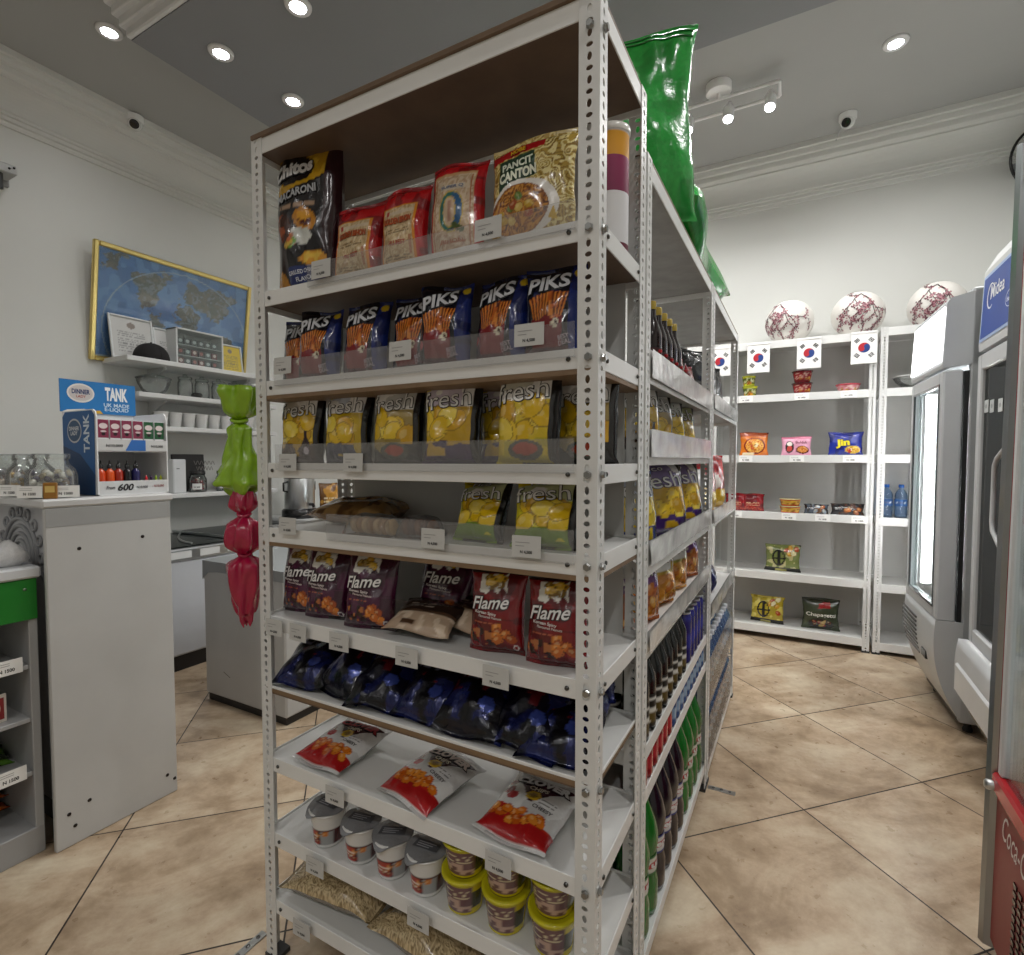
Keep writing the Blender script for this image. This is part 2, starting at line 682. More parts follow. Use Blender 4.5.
def floor_material():
    m, nt, out = new_mat('floor_tiles')
    L = nt.links.new
    tc = N(nt, 'TexCoord')
    sp = N(nt, 'SeparateXYZ')
    L(tc.outputs['Object'], sp.inputs[0])

    def mth(op, a, b=None):
        n = N(nt, 'Math', operation=op)
        for i, q in enumerate((a, b)):
            if q is None:
                continue
            if isinstance(q, (int, float)):
                n.inputs[i].default_value = q
            else:
                L(q, n.inputs[i])
        return n.outputs[0]
    u = mth('ADD', sp.outputs['X'], sp.outputs['Y'])
    w = mth('SUBTRACT', sp.outputs['Y'], sp.outputs['X'])
    un = mth('DIVIDE', mth('SUBTRACT', u, .53), .79)
    wn = mth('DIVIDE', mth('SUBTRACT', w, .46), .79)
    g = None
    for q in (un, wn):
        f = mth('ABSOLUTE', mth('SUBTRACT', mth('FRACT', q), .5))
        k = mth('GREATER_THAN', f, .4955)
        g = k if g is None else mth('MAXIMUM', g, k)
    cb = N(nt, 'CombineXYZ')
    L(mth('FLOOR', un), cb.inputs[0])
    L(mth('FLOOR', wn), cb.inputs[1])
    wn_ = N(nt, 'TexWhiteNoise')
    L(cb.outputs[0], wn_.inputs['Vector'])
    # stone veining, drawn out along the tile diagonal of the room
    st = N(nt, 'CombineXYZ')
    L(mth('MULTIPLY', u, 1.1), st.inputs[0])
    L(mth('MULTIPLY', w, 2.1), st.inputs[1])
    L(mth('MULTIPLY', wn_.outputs['Value'], 9.), st.inputs[2])
    n1 = N(nt, 'TexNoise')
    n1.inputs['Scale'].default_value = 1.5
    n1.inputs['Detail'].default_value = 9
    n1.inputs['Roughness'].default_value = .62
    n1.inputs['Distortion'].default_value = .8
    L(st.outputs[0], n1.inputs['Vector'])
    n3 = N(nt, 'TexNoise')
    n3.inputs['Scale'].default_value = 5.5
    n3.inputs['Detail'].default_value = 10
    n3.inputs['Roughness'].default_value = .72
    L(tc.outputs['Object'], n3.inputs['Vector'])
    cr = N(nt, 'ValToRGB')
    e = cr.color_ramp.elements
    e[0].position, e[0].color = .36, (*lin('#8a7156'), 1)
    e[1].position, e[1].color = .66, (*lin('#d8c8ac'), 1)
    for p, c in ((.45, '#a88f70'), (.51, '#bba284'), (.57, '#c8b496')):
        x = e.new(p)
        x.color = (*lin(c), 1)
    L(mth('ADD', mth('MULTIPLY', n1.outputs['Fac'], .55), mth('MULTIPLY', n3.outputs['Fac'], .45)), cr.inputs['Fac'])
    n2 = N(nt, 'TexNoise')
    n2.inputs['Scale'].default_value = 26
    n2.inputs['Detail'].default_value = 6
    L(tc.outputs['Object'], n2.inputs['Vector'])
    mx = N(nt, 'Mix', data_type='RGBA', blend_type='OVERLAY')
    mx.inputs['Factor'].default_value = .1
    L(cr.outputs['Color'], mx.inputs['A'])
    L(n2.outputs['Fac'], mx.inputs['B'])
    hs = N(nt, 'HueSaturation')
    hs.inputs['Saturation'].default_value = .9
    L(mx.outputs['Result'], hs.inputs['Color'])
    va = mth('ADD', mth('MULTIPLY', wn_.outputs['Value'], .12), .9)
    L(va, hs.inputs['Value'])
    m2 = N(nt, 'Mix', data_type='RGBA')
    L(g, m2.inputs['Factor'])
    L(hs.outputs['Color'], m2.inputs['A'])
    m2.inputs['B'].default_value = (*lin('#2c241e'), 1)
    b = N(nt, 'BsdfPrincipled')
    L(m2.outputs['Result'], b.inputs['Base Color'])
    mr = N(nt, 'MapRange')
    mr.inputs['To Min'].default_value = .2
    mr.inputs['To Max'].default_value = .42
    L(n2.outputs['Fac'], mr.inputs['Value'])
    L(mr.outputs[0], b.inputs['Roughness'])
    bp = N(nt, 'Bump')
    bp.inputs['Strength'].default_value = .25
    bp.inputs['Distance'].default_value = .004
    L(mth('SUBTRACT', 1., g), bp.inputs['Height'])
    L(bp.outputs[0], b.inputs['Normal'])
    L(b.outputs[0], out.inputs[0])
    MATS['floor'] = m


floor_material()
WALL = '#d9dad6'
m = M()
box(m, XL - .1, XR + .1, YF - .1, YB + .1, -.1, 0, '#b8a084', 'floor')
struct(m.build('floor'))
m = M()
box(m, XL - .1, XR + .1, YF - .1, YB + .1, ZC, ZC + .1, '#adaeac', 'wallpaint')
struct(m.build('ceiling'))
for nm, a in (('wall_left', (XL - .1, XL, YF, YB)), ('wall_right', (XR, XR + .1, YF, YB)), ('wall_back', (XL - .1, XR + .1, YB, YB + .1)), ('wall_front', (XL - .1, XR + .1, YF - .1, YF))):
    m = M()
    box(m, *a, 0, ZC, WALL, 'wallpaint')
    struct(m.build(nm))

CR = [(0, 3.04), (.014, 3.04), (.02, 3.052), (.02, 3.062), (.034, 3.066), (.034, 3.084), (.046, 3.088), (.046, 3.1), (.056, 3.106)]
CR += [(.056 + .09 * (1 - math.cos(t)), 3.106 + .12 * math.sin(t)) for t in np.linspace(.2, PI / 2, 8)]
CR += [(.146, 3.236), (.162, 3.24), (.176, 3.25), (.18, 3.268), (.18, 3.28), (.198, 3.284), (.204, 3.3), (.204, 3.314), (.22, 3.318), (.22, 3.35), (0, 3.35)]
m = M()
prism(m, [(XL + d, z) for d, z in CR], 'y', YF, YB, '#d6d7d3', 'wallpaint')
struct(m.build('trim_1'))
m = M()
prism(m, [(YB - d, z) for d, z in CR], 'x', XL, XR, '#d6d7d3', 'wallpaint')
struct(m.build('trim_2'))
# dropped ceiling panel with a stepped front edge
m = M()
box(m, -2.82, 1.3, 1.43, 2.76, 3.2, 3.349, '#8d8f92', 'wallpaint')
for k, (y, z) in enumerate(((1.405, 3.2), (1.38, 3.235), (1.355, 3.275), (1.33, 3.315))):
    box(m, -2.82 - .012 * k, 1.3, y, 1.43, z, 3.349, '#e2e3e3', 'paint', .006)
struct(m.build('trim_3'))
# right wall pipe-free baseboard along the back wall
m = M()
box(m, XL, XR, YB - .015, YB, 0, .1, '#8a7d6d', 'wallpaint')
struct(m.build('baseboard_back'))


# ---------------------------------------------------------------- lamps
def spot_light(x, y, z, w, size=.12, spread=150):
    l = bpy.data.lights.new('lamp_or_fill_beam', 'AREA')
    l.shape = 'DISK'
    l.size = size
    l.energy = w
    l.color = (1., .985, .965)
    l.spread = R(spread)
    o = bpy.data.objects.new('lamp_or_fill_beam', l)
    COL.objects.link(o)
    o.location = (x, y, z)
    return o


def downlight():
    t = thing('downlight', '', '')
    m = M()
    lathe(m, [(.036, -.012), (.05, -.014), (.056, -.008), (.058, 0), (.034, 0), (.034, -.01), (.036, -.012)], '#e8e8e8', 'paint', 24, caps=False)
    m.build('ring', t)
    m = M()
    lathe(m, [(.0, -.009), (.035, -.009), (.035, -.004), (0, -.004)], '#f4f6ff', 'lamp', 20)
    m.build('lens', t)
    return t


KD = Kind(downlight, 'downlight')
DL = [(-1.963, 1.668, 3.2, 'round downlight lit in the dropped ceiling panel, nearest the top edge of the photo'),
      (-2.513, 1.673, 3.2, 'round downlight lit in the dropped ceiling panel beside its stepped corner'),
      (-2.495, 2.076, 3.2, 'small lit downlight in the dropped panel, above the left shelf post'),
      (-3.06, 1.45, ZC, 'lit downlight in the main ceiling at the end of the stepped panel edge'),
      (.387, 3.398, ZC, 'lit downlight in the ceiling right of the white ceiling camera')]
for x, y, z, l in DL:
    KD.put((x, y, z), l, group='ceiling downlights')
    spot_light(x, y, z - .03, WATT * (LEFT if x < -1.5 else AISLE))
for x, y, z in ((-1.2, 1.67, 3.2), (-.3, 1.67, 3.2), (.6, 1.9, 3.2), (-1.3, 2.4, 3.2), (.7, .5, ZC), (-2.8, -.1, ZC), (-.7, -1.6, ZC), (-2.4, -1.6, ZC), (.7, -1.4, ZC), (-1.6, -3.2, ZC), (-.2, -3.2, ZC), (-2.9, -3.2, ZC),  # unseen fill lights without fixtures, added to brighten the room and shelf fronts
                (-.9, 3.5, ZC), (-2.1, 3.4, ZC), (.9, 3.0, ZC), (-3.1, 2.9, ZC)):
    spot_light(x, y, z - .03, WATT * (AISLE if x > -1 and y > .3 else LEFT if x < -1.5 else 1) * (FRONT if -1 < y < .3 else BACK if y < -1 else 1))

# track light over the far end of the shelves
t = thing('track_light', 'white ceiling track lamp with three lit heads beside the green sack', 'lamp')
m = M()
lathe(m, [(.065, -.045), (.07, -.04), (.07, 0)], '#f0f0f0', 'paint', 24, c=(-.45, 3.3, ZC))
m.build('canopy', t)
m = M()
tube(m, [(-.72, 3.33, 3.29), (-.14, 3.33, 3.29)], .009, '#f4f4f4', 'paint')
tube(m, [(-.72, 3.4, 3.25), (-.14, 3.4, 3.25)], .009, '#f4f4f4', 'paint')
tube(m, [(-.14, 3.33, 3.29), (-.14, 3.4, 3.25)], .009, '#f4f4f4', 'paint')
tube(m, [(-.45, 3.3, 3.31), (-.45, 3.33, 3.29)], .009, '#f4f4f4', 'paint')
m.build('bar', t)
for x in (-.62, -.4, -.185):
    m = M()
    m.T = Matrix.Translation((x, 3.365, 3.25)) @ Euler((R(-25), 0, 0)).to_matrix().to_4x4()
    lathe(m, [(.026, -.1), (.03, -.095), (.03, -.02), (.016, 0), (.012, .03)], '#f4f4f4', 'paint', 18)
    hd = m.build('lamp_head', t)
    m2 = M()
    m2.T = m.T
    lathe(m2, [(0, -.103), (.024, -.103), (.024, -.1), (0, -.1)], '#ffffff', 'lamp', 16)
    m2.build('bulb', hd)
    spot_light(x, 3.31, 3.12, WATT * .8, .05)


# ceiling cameras
def dome_cam():
    t = thing('security_camera', '', '')
    m = M()
    lathe(m, [(.045, -.035), (.05, -.03), (.052, 0)], '#eceeec', 'plastic', 24)
    m.build('base', t)
    m = M()
    sphere(m, (0, 0, -.04), .042, '#e6e8e6', 'plastic', 20, 12)
    m.T = Matrix.Translation((0, 0, -.04)) @ Euler((R(-60), 0, 0)).to_matrix().to_4x4()
    lathe(m, [(.03, -.045), (.032, -.04), (.036, -.01)], '#e6e8e6', 'plastic', 20)
    m.build('ball', t)
    m = M()
    m.T = Matrix.Translation((0, 0, -.04)) @ Euler((R(-60), 0, 0)).to_matrix().to_4x4()
    lathe(m, [(0, -.047), (.022, -.0475), (.026, -.046), (.026, -.04)], '#0c0c0e', 'plastic', 20)
    m.build('lens', t)
    return t


KC = Kind(dome_cam, 'camera')
KC.put((.217, 3.959, ZC), 'white ball ceiling camera with a black lens above the back wall moulding', (0, 0, R(-15)))
KC.put((-3.66, 1.86, 3.338), 'white ball camera on the crown moulding of the left wall', (0, 0, R(60)))
m = M()
tube(m, [(.2, 4.03, 3.344), (.19, 4.08, 3.343), (.17, 4.14, 3.33), (.165, 4.155, 3.31)], .004, '#b8b8b8', 'plastic')
tag(m.build('camera_cable'), 'thin grey cable running from the ceiling camera to the moulding', 'cable')
# wall bracket at the left edge
t = thing('wall_bracket', 'grey clamp bracket fixed high on the left wall at the photo edge', 'bracket', (XL, 1.27, 2.76))
m = M()
box(m, 0, .02, -.09, .04, -.05, .05, '#8d8d8c', 'paint', .004)
m.build('plate', t)
m = M()
box(m, .02, .14, -.06, .035, -.02, .03, '#a9aaa8', 'paint', .006)
tube(m, [(.1, -.03, -.02), (.1, -.03, -.1)], .018, '#333333', 'paint')
m.build('arm', t)
for y in (.0, .02):
    m = M()
    sphere(m, (.142, y, .005 + y * .5), .006, '#303030', 'metal', 10, 6)
    m.build('screw', t)
# ---------------------------------------------------------------- slotted angle shelving
def leg_sheet(m, h, w, flip, col):
    """one leg of an angle post in the x-z plane (x 0..w), 2 mm thick towards +y, punched with slots and holes"""
    p, th = .019, .002
    n = int(h / p)
    p = h / n
    ca = math.atan2(p / 2, w / 2)
    an = []
    for q in range(4):
        a0, a1 = (0, ca) if q % 2 == 0 else (ca, PI / 2)
        an += [(q, k) for k in (0,)]
    A = [0, ca / 2, ca, (ca + PI / 2) / 2, PI / 2]
    A = A + [PI - a for a in A[-2::-1]]
    A = A + [a + PI for a in A[1:-1]]
    k = len(A)
    V, F = [], []
    for i in range(n):
        zc = (i + .5) * p
        rx, rz = (.0062, .0046) if i % 2 else (.0044, .0074)
        ring_o, ring_i = [], []
        for a in A:
            c, s = math.cos(a), math.sin(a)
            t = min((w / 2) / abs(c) if abs(c) > 1e-6 else 9, (p / 2) / abs(s) if abs(s) > 1e-6 else 9)
            ring_o.append((w / 2 + c * t, zc + s * t))
            ring_i.append((w / 2 + c * rx, zc + s * rz))
        b = len(V)
        for y in (0, th):
            V += [(x, y, z) for x, z in ring_o] + [(x, y, z) for x, z in ring_i]
        for j in range(k):
            j2 = (j + 1) % k
            F.append((b + j, b + j2, b + k + j2, b + k + j))
            F.append((b + 2 * k + j2, b + 2 * k + j, b + 3 * k + j, b + 3 * k + j2))
            F.append((b + k + j, b + k + j2, b + 3 * k + j2, b + 3 * k + j))
    b = len(V)
    V += [(0, 0, 0), (w, 0, 0), (w, th, 0), (0, th, 0), (0, 0, h), (w, 0, h), (w, th, h), (0, th, h)]
    F += [(b + 1, b + 2, b + 6, b + 5), (b + 4, b + 5, b + 6, b + 7), (b, b + 3, b + 2, b + 1)]
    V = np.array(V)
    if flip:
        V = V[:, [1, 0, 2]]
        F = [q[::-1] for q in F]
    m.add(V, F, col, 'paint')


_posts = {}


def post(h, parent, loc, rz):
    k = round(h, 3)
    if k not in _posts:
        m = M()
        leg_sheet(m, h, .038, False, '#dcdddb')
        leg_sheet(m, h, .038, True, '#dcdddb')
        box(m, -.003, .04, -.003, .04, -.001, .012, '#3a3a3a', 'rubber')
        o = m.build('post', parent)
        _posts[k] = o
    else:
        o = _posts[k].copy()
        COL.objects.link(o)
        o.parent = parent
    o.location = loc
    o.rotation_euler = (0, 0, rz)
    return o


BROWN = '#7a6049'


def shelf_unit(label, x0, x1, y0, y1, h, levels, lip=.036, brown=(), back=None, group=None, top_lip=.036, under=BROWN, topboard=True, strip=None, thin=()):
    """levels: height of each shelf; brown: indices that show the raw board under the rail"""
    ox, oy = x0, y0
    t = thing('shelving_unit', label, 'shelf', (ox, oy, 0), group=group)
    w, d = x1 - x0, y1 - y0
    post(h, t, (0, 0, 0), 0)
    post(h, t, (w, 0, 0), PI / 2)
    post(h, t, (w, d, 0), PI)
    post(h, t, (0, d, 0), -PI / 2)
    g = .0025
    for i, z in enumerate(list(levels) + [h - .004]):
        m = M()
        top = i == len(levels)
        lp = top_lip if top else lip
        if i in thin:
            lp = .007
        for (a, b, c, e) in ((g, w - g, g, g + .003), (g, w - g, d - g - .003, d - g), (g, g + .003, g, d - g), (w - g - .003, w - g, g, d - g)):
            box(m, a, b, c, e, z - lp, z, '#e6e7e5', 'paint', .0008)
        box(m, g + .003, w - g - .003, g + .003, d - g - .003, z - .012, z - .006, '#dcdcd9', 'paint')
        box(m, g + .003, w - g - .003, g + .003, d - g - .003, z - .022, z - .0125, under, 'timber')
        if i in brown:
            box(m, .004, w - .004, .0015, d - .0015, z - lp - .009, z - lp, '#80684e', 'timber')
        o = m.build('top_shelf' if top else 'shelf', t)
        for bx in (.055, w - .055):
            mm = M()
            mm.T = Matrix.Translation((bx, g - .001, z - lip * .5)) @ Euler((R(90), 0, 0)).to_matrix().to_4x4()
            lathe(mm, [(.0045, 0), (.004, .003), (0, .004)], '#5a5a58', 'metal', 8)
            if not top and x0 < -1 and i not in thin:
                mm.build('rivet', o)
        for by in (.05, d - .05):
            mm = M()
            mm.T = Matrix.Translation((w - g + .001, by, z - lip * .5)) @ Euler((0, R(90), 0)).to_matrix().to_4x4()
            lathe(mm, [(.0045, 0), (.004, .003), (0, .004)], '#5a5a58', 'metal', 8)
            if not top and x0 < -1 and i not in thin:
                mm.build('rivet', o)
    if topboard:
        m = M()
        box(m, .004, w - .004, -.004, d - .004, h - .004, h + .006, '#6f5a46', 'timber')
        m.build('top_board', t)
    if back:
        for (bx0, bx1, by0, by1, bz0, bz1) in back:
            m = M()
            box(m, bx0 - ox, bx1 - ox, by0 - oy, by1 - oy, bz0, bz1, '#c9c9c6', 'paint')
            m.build('back_panel', t)
    return t


# back wall units
LB = [.088, .458, .868, 1.252, 1.66]
BY0, BY1 = 3.985, 4.33
UB = shelf_unit('white slotted shelf unit on the back wall under the flags', -.56, .405, BY0, BY1, 2.02, LB, lip=.05, under='#c8c8c5', topboard=False, top_lip=.05,
                back=[(-.52, .37, BY1 - .006, BY1 - .003, .05, 2.0)])
UC = shelf_unit('white slotted shelf unit on the back wall behind the lit fridge', .422, 1.36, BY0, BY1, 2.035, [.075, .445, .862, 1.252, 1.66], lip=.05, under='#c8c8c5', topboard=False, top_lip=.05,
                back=[(.46, 1.32, BY1 - .006, BY1 - .003, .05, 2.0)])
UD = shelf_unit('white slotted shelf unit on the back wall, mostly hidden behind the aisle row', -1.54, -.575, BY0, BY1, 2.02, LB, lip=.05, under='#c8c8c5', topboard=False, top_lip=.05,
                back=[(-1.5, -.61, BY1 - .006, BY1 - .003, .05, 2.0)])
# ---------------------------------------------------------------- goods on the back wall shelves
BS = [z - .006 for z in LB]


def flag():
    t = thing('paper_flag', '', '')
    m = M()
    w, h = .138, .196
    n = 12
    u, v = np.linspace(-w / 2, w / 2, n), np.linspace(-h, 0, n)
    U_, V_ = [a.ravel() for a in np.meshgrid(u, v)]
    wob = lambda X, Y: .004 * np.sin(X * 40 + Y * 9) * (-Y / h)
    S = lambda X, Y: np.stack([X, wob(X, Y), Y], -1)
    m.add(S(U_, V_), gridfaces(n, n), '#f2f2f0', 'matte', True)
    m.add(S(U_, V_) + np.array([0, .0012, 0]), gridfaces(n, n, True), '#f2f2f0', 'matte', True)
    mp = lambda X, Y: (S(X, Y), np.tile((0, -1., 0), (len(X), 1)))
    # red over blue disc
    cy, r, a0 = -h / 2, .031, R(25)
    def rot(p):
        p = np.array(p)
        return np.stack([p[:, 0] * math.cos(a0) - p[:, 1] * math.sin(a0), cy + p[:, 0] * math.sin(a0) + p[:, 1] * math.cos(a0)], -1)
    T = np.linspace(0, PI, 16)
    top = [(r * math.cos(a), r * math.sin(a)) for a in T]
    dip = [(-r / 2 + r / 2 * math.cos(a), r / 2 * math.sin(a) * -1) for a in np.linspace(PI, 0, 10)] + [(r / 2 + r / 2 * math.cos(a), r / 2 * math.sin(a)) for a in np.linspace(PI, 0, 10)]
    flatpoly(m, mp, rot([(r * math.cos(a), r * math.sin(a)) for a in np.linspace(0, 2 * PI, 32)[:-1]]), '#1d3f86', .001)
    # red half with its two lobes
    c = [(r * math.cos(a), r * math.sin(a)) for a in np.linspace(0, PI, 16)]
    flatpoly(m, mp, rot(c), '#b5202c', .0018)
    flatpoly(m, mp, rot(ellpts(-r / 2, 0, r / 2, r / 2, 16)), '#b5202c', .0022)
    flatpoly(m, mp, rot(ellpts(r / 2, 0, r / 2, r / 2, 16)), '#1d3f86', .0022)
    for k, (sx, sy, br) in enumerate(((-1, 1, (0, 0, 0)), (1, -1, (1, 1, 1)), (1, 1, (1, 0, 1)), (-1, -1, (0, 1, 0)))):
        an = math.atan2(sy, sx * .85)
        d = .058
        ctr = np.array((d * math.cos(an), cy + d * math.sin(an) * 1.05))
        ra = np.array((math.cos(an), math.sin(an)))
        ta = np.array((-ra[1], ra[0]))
        for q in range(3):
            c0 = ctr + ra * (q - 1) * .0078
            for seg in ([(-.0135, .0135)] if not br[q] else [(-.0135, -.0012), (.0012, .0135)]):
                flatpoly(m, mp, [c0 + ra * x + ta * y for x, y in ((-.0026, seg[0]), (.0026, seg[0]), (.0026, seg[1]), (-.0026, seg[1]))], '#17181c', .001)
    m.build('sheet', t)
    m = M()
    box(m, -w / 2, w / 2, -.003, .001, -.008, .004, '#f4f4f2', 'matte')
    m.build('hem', t)
    return t


KF = Kind(flag, 'flag')
for x, z, l in ((-.505, 2.0, 'white paper flag with a red and blue disc, seen behind the dark bags'), (-.262, 2.005, 'white paper flag with red and blue disc, leftmost of the three on the open rail'),
                (.036, 2.01, 'white paper flag with red and blue disc above the dark red paper cup'), (.335, 2.015, 'white paper flag with red and blue disc, by the perforated shelf posts')):
    KF.put((x, 3.979, z), l, (R(-2), 0, 0), group='flags on the back shelf rail')


# paper lanterns
def lantern():
    t = thing('paper_lantern', '', '')
    r = .15
    m = M()
    a = np.linspace(-PI / 2 + .28, PI / 2 - .28, 45)
    prof = [(r * math.cos(q) + .0016 * math.cos(q * 60), r * .96 * math.sin(q) + r * .96) for q in a]
    lathe(m, prof, '#dedbd5', 'matte', 40)
    # printed blossom branch following the paper
    rs = random.Random(4)

    def mp(X, Y):
        al, be = X / r - PI / 2, Y / r
        n = np.stack([np.cos(be) * np.cos(al), np.cos(be) * np.sin(al), np.sin(be)], -1)
        return n * np.array([r, r, r * .96]) + np.array([0, 0, r * .96]), n

    def branch(x, y, an, ln, w, depth):
        pts = [(x, y)]
        for k in range(7):
            an += rs.uniform(-.35, .35)
            x += math.cos(an) * ln / 7
            y += math.sin(an) * ln / 7
            pts.append((x, y))
            if depth and k in (1, 3, 5):
                branch(x, y, an + rs.choice((-1, 1)) * rs.uniform(.6, 1.1), ln * .55, w * .6, depth - 1)
            if rs.random() < .75:
                for q in range(3):
                    flatpoly(m, mp, ellpts(x + rs.uniform(-.012, .012), y + rs.uniform(-.012, .012), .0055, .0045, 7, rs.uniform(0, 3)), rs.choice(('#8e5560', '#b98a90', '#5c2c38')), .0024)
        for k in range(7):
            (xa, ya), (xb, yb) = pts[k], pts[k + 1]
            dx, dy = xb - xa, yb - ya
            l = math.hypot(dx, dy) + 1e-9
            ww = w * (1 - k / 9)
            nx, ny = -dy / l * ww, dx / l * ww
            flatpoly(m, mp, [(xa - nx, ya - ny), (xb - nx * .85, yb - ny * .85), (xb + nx * .85, yb + ny * .85), (xa + nx, ya + ny)], '#2c141a', .002)
    branch(.0, .125, -2.3, .22, .0045, 2)
    branch(.0, .125, -1.2, .26, .0045, 2)
    branch(-.02, .11, -2.9, .16, .0035, 1)
    branch(.02, .10, -.5, .24, .0035, 1)
    m.build('shade', t)
    m = M()
    for z in (r * 1.92 - .006,):
        tube(m, [(r * .28 * math.cos(q), r * .28 * math.sin(q), z) for q in np.linspace(0, 2 * PI, 20)[:-1]], .0016, '#999999', 'metal', 6, True)
    m.build('wire_ring', t)
    return t


KL = Kind(lantern, 'lantern')
for x, l, rz in ((-.085, 'white paper lantern with blossom branches, leftmost on the back shelf top', 20), (.31, 'white paper lantern with blossom branches, between the other two lanterns', 55), (.72, 'white paper lantern with blossom branches, above and left of the lit fridge', 40)):
    KL.put((x, 4.16, 2.022), l, (0, 0, R(rz - 50)), 'paper lanterns on the back shelf')


def price_card(w=.085, h=.042):
    def f():
        m = M()
        box(m, -w / 2, w / 2, -.0012, 0, -h, 0, '#f3f3f0', 'matte')
        mp = pmap((0, -.0012, 0), (1, 0, 0), (0, 0, 1))
        tx(m, 'N 1500', mp, 0, -h * .68, w * .5, h * .24, '#1c1c1e', bold=.03, off=.0004)
        for k in range(2):
            flatpoly(m, mp, [(-w * .4, -h * (.2 + .14 * k)), (w * .1, -h * (.2 + .14 * k)), (w * .1, -h * (.24 + .14 * k)), (-w * .4, -h * (.24 + .14 * k))], '#a5a5a5', .0003)
        return m.build('price_tag')
    return f


KT = Kind(price_card(), 'price tag')
for x, i, l in ((-.335, 4, 'under the yellow cups'), (.0, 4, 'under the dark red cups'), (.26, 4, 'under the pink noodle bowl'),
                (-.33, 3, 'under the orange noodle packet'), (-.02, 3, 'under the pink noodle packet'), (.28, 3, 'under the blue noodle packet'),
                (-.39, 2, 'under the red packets'), (-.06, 2, 'under the two stacked noodle tubs'), (.135, 2, 'under the small dark packet'), (.335, 2, 'under the black and brown packet'),
                (-.42, 1, 'on the shelf of the olive packet')):
    KT.put((x, 3.984, LB[i] - .004), 'white price card on the back shelf lip, ' + l, (R(-8), 0, 0), 'price cards on the back shelf')


# cups, bowls
def cup_mesh(r0, r1, h, body, label, lid, dark, seed=1, txt=None):
    def f():
        t = thing('noodle_cup', '', '')
        m = M()

        def pt(u, z):
            p = P(u, z / h, 2 * PI * r1, h, seed)
            p.bg(body)
            p.rect(.25, .75, .18, .8, label)
            p.noise(dark, 120, .62, p.reg(.25, .75, .3, .8), .7)
            p.chips(5, .3, .7, .22, .4, .012, ('#d0942c', '#a85a1c'))
            return p.c
        prof = [(r0 - .004, .0), (r0, .002)] + [(r0 + (r1 - r0) * k, h * k) for k in np.linspace(.03, 1, 14)]
        lathe(m, prof, mat='plastic', seg=28, paint=pt)
        if txt:
            tx(m, txt, cmap((r0 + r1) / 2 + .002), 0, h * .55, r1 * 1.3, h * .25, '#f4f0e0', bold=.03, off=.002)
        m.build('cup', t)
        m = M()
        lathe(m, [(r1 - .001, h - .003), (r1 + .003, h - .003), (r1 + .004, h + .001), (r1 + .001, h + .003), (0, h + .003)], lid, 'foil', 28)
        m.build('lid', t)
        return t
    return f


K_ycup = Kind(cup_mesh(.036, .045, .07, '#cfd23a', '#5d6a1c', '#c9cf3a', '#e8e6b0', 3), 'noodle cup')
K_rcup = Kind(cup_mesh(.045, .06, .075, '#6d1219', '#8d1a22', '#5c1016', '#d8b0a0', 4), 'noodle cup')
K_pbowl = Kind(cup_mesh(.05, .068, .05, '#c8606c', '#d88a90', '#d24a58', '#f0e0d8', 5), 'noodle bowl')
K_tub = Kind(cup_mesh(.055, .064, .045, '#c43b20', '#d8a838', '#d8c890', '#6a1a10', 6), 'noodle tub')
g = 'noodle cups on the back shelf'
K_ycup.put((-.318, 4.07, BS[4]), 'yellow green paper noodle cup, lower of the stacked pair at the left', scale=1.05)
K_ycup.put((-.325, 4.07, BS[4] + .078), 'yellow green paper noodle cup, upper of the stacked pair at the left', scale=.95)
K_rcup.put((.001, 4.07, BS[4]), 'dark red paper noodle cup, lower of its stack of two')
K_rcup.put((.001, 4.07, BS[4] + .079), 'dark red paper noodle cup, upper of its stack of two')
K_pbowl.put((.262, 4.07, BS[4]), 'wide pink and white noodle bowl on the top back shelf')
K_tub.put((-.055, 4.07, BS[2]), 'orange and gold noodle tub, lower of two stacked on the back shelf')
K_tub.put((-.055, 4.07, BS[2] + .049), 'orange and gold noodle tub, upper of two stacked on the back shelf')


def packet(w, h, d, paint, seed, texts=(), back='#333333', name='noodle_packet', nu=44, nv=40, mat='film', **kw):
    def f():
        m = M()
        make_bag(m, w * 1.12, h * 1.12, d, paint, seed, nu, nv, back, mat, texts=texts, **kw)
        return m.build(name)
    return f


def p_orange(p):
    p.bg('#d8761c')
    p.rect(0, 1, .82, 1, '#a8481a')
    p.ell(.52, .42, .4, .34, '#7a1a10')
    p.ell(.52, .42, .34, .29, '#e8a23a')
    p.noodles(p.ellm(.52, .42, .32, .27) < 1, '#e09030', '#f0c060', 150, '#c04a1c')
    p.chips(4, .4, .65, .3, .55, .012, ('#c83018', '#f0e0b0'))
    p.rect(.1, .5, .05, .14, '#f0e0b8')


def p_pink(p):
    p.bg('#e3a3bc')
    p.rect(0, 1, .86, 1, '#d0708e')
    p.ell(.27, .45, .15, .3, '#2a1a1c')
    p.ell(.27, .6, .09, .12, '#e9e0d8')
    p.ell(.27, .36, .1, .14, '#c84a44')
    p.ell(.72, .3, .22, .2, '#5a2016')
    p.noodles(p.ellm(.72, .32, .18, .15) < 1, '#c8702c', '#e8a860', 150)


def p_blue(p):
    p.bg('#1d2f94')
    p.noise('#152372', 40, .55)
    p.ell(.72, .25, .22, .16, '#d8b02c')
    p.noodles(p.ellm(.72, .25, .18, .12) < 1, '#c89028', '#f0d070', 150)
    p.chips(3, .55, .65, .15, .25, .012, ('#c02818', '#e0d8c0'))


def p_red(p):
    p.bg('#9c1220')
    p.noise('#6d0c16', 50, .55)
    p.lines(.15, .8, .3, .5, 3, '#e8c8a0')
    p.noodles(p.reg(.1, .9, .06, .25), '#8a1818', '#c84a30', 150)


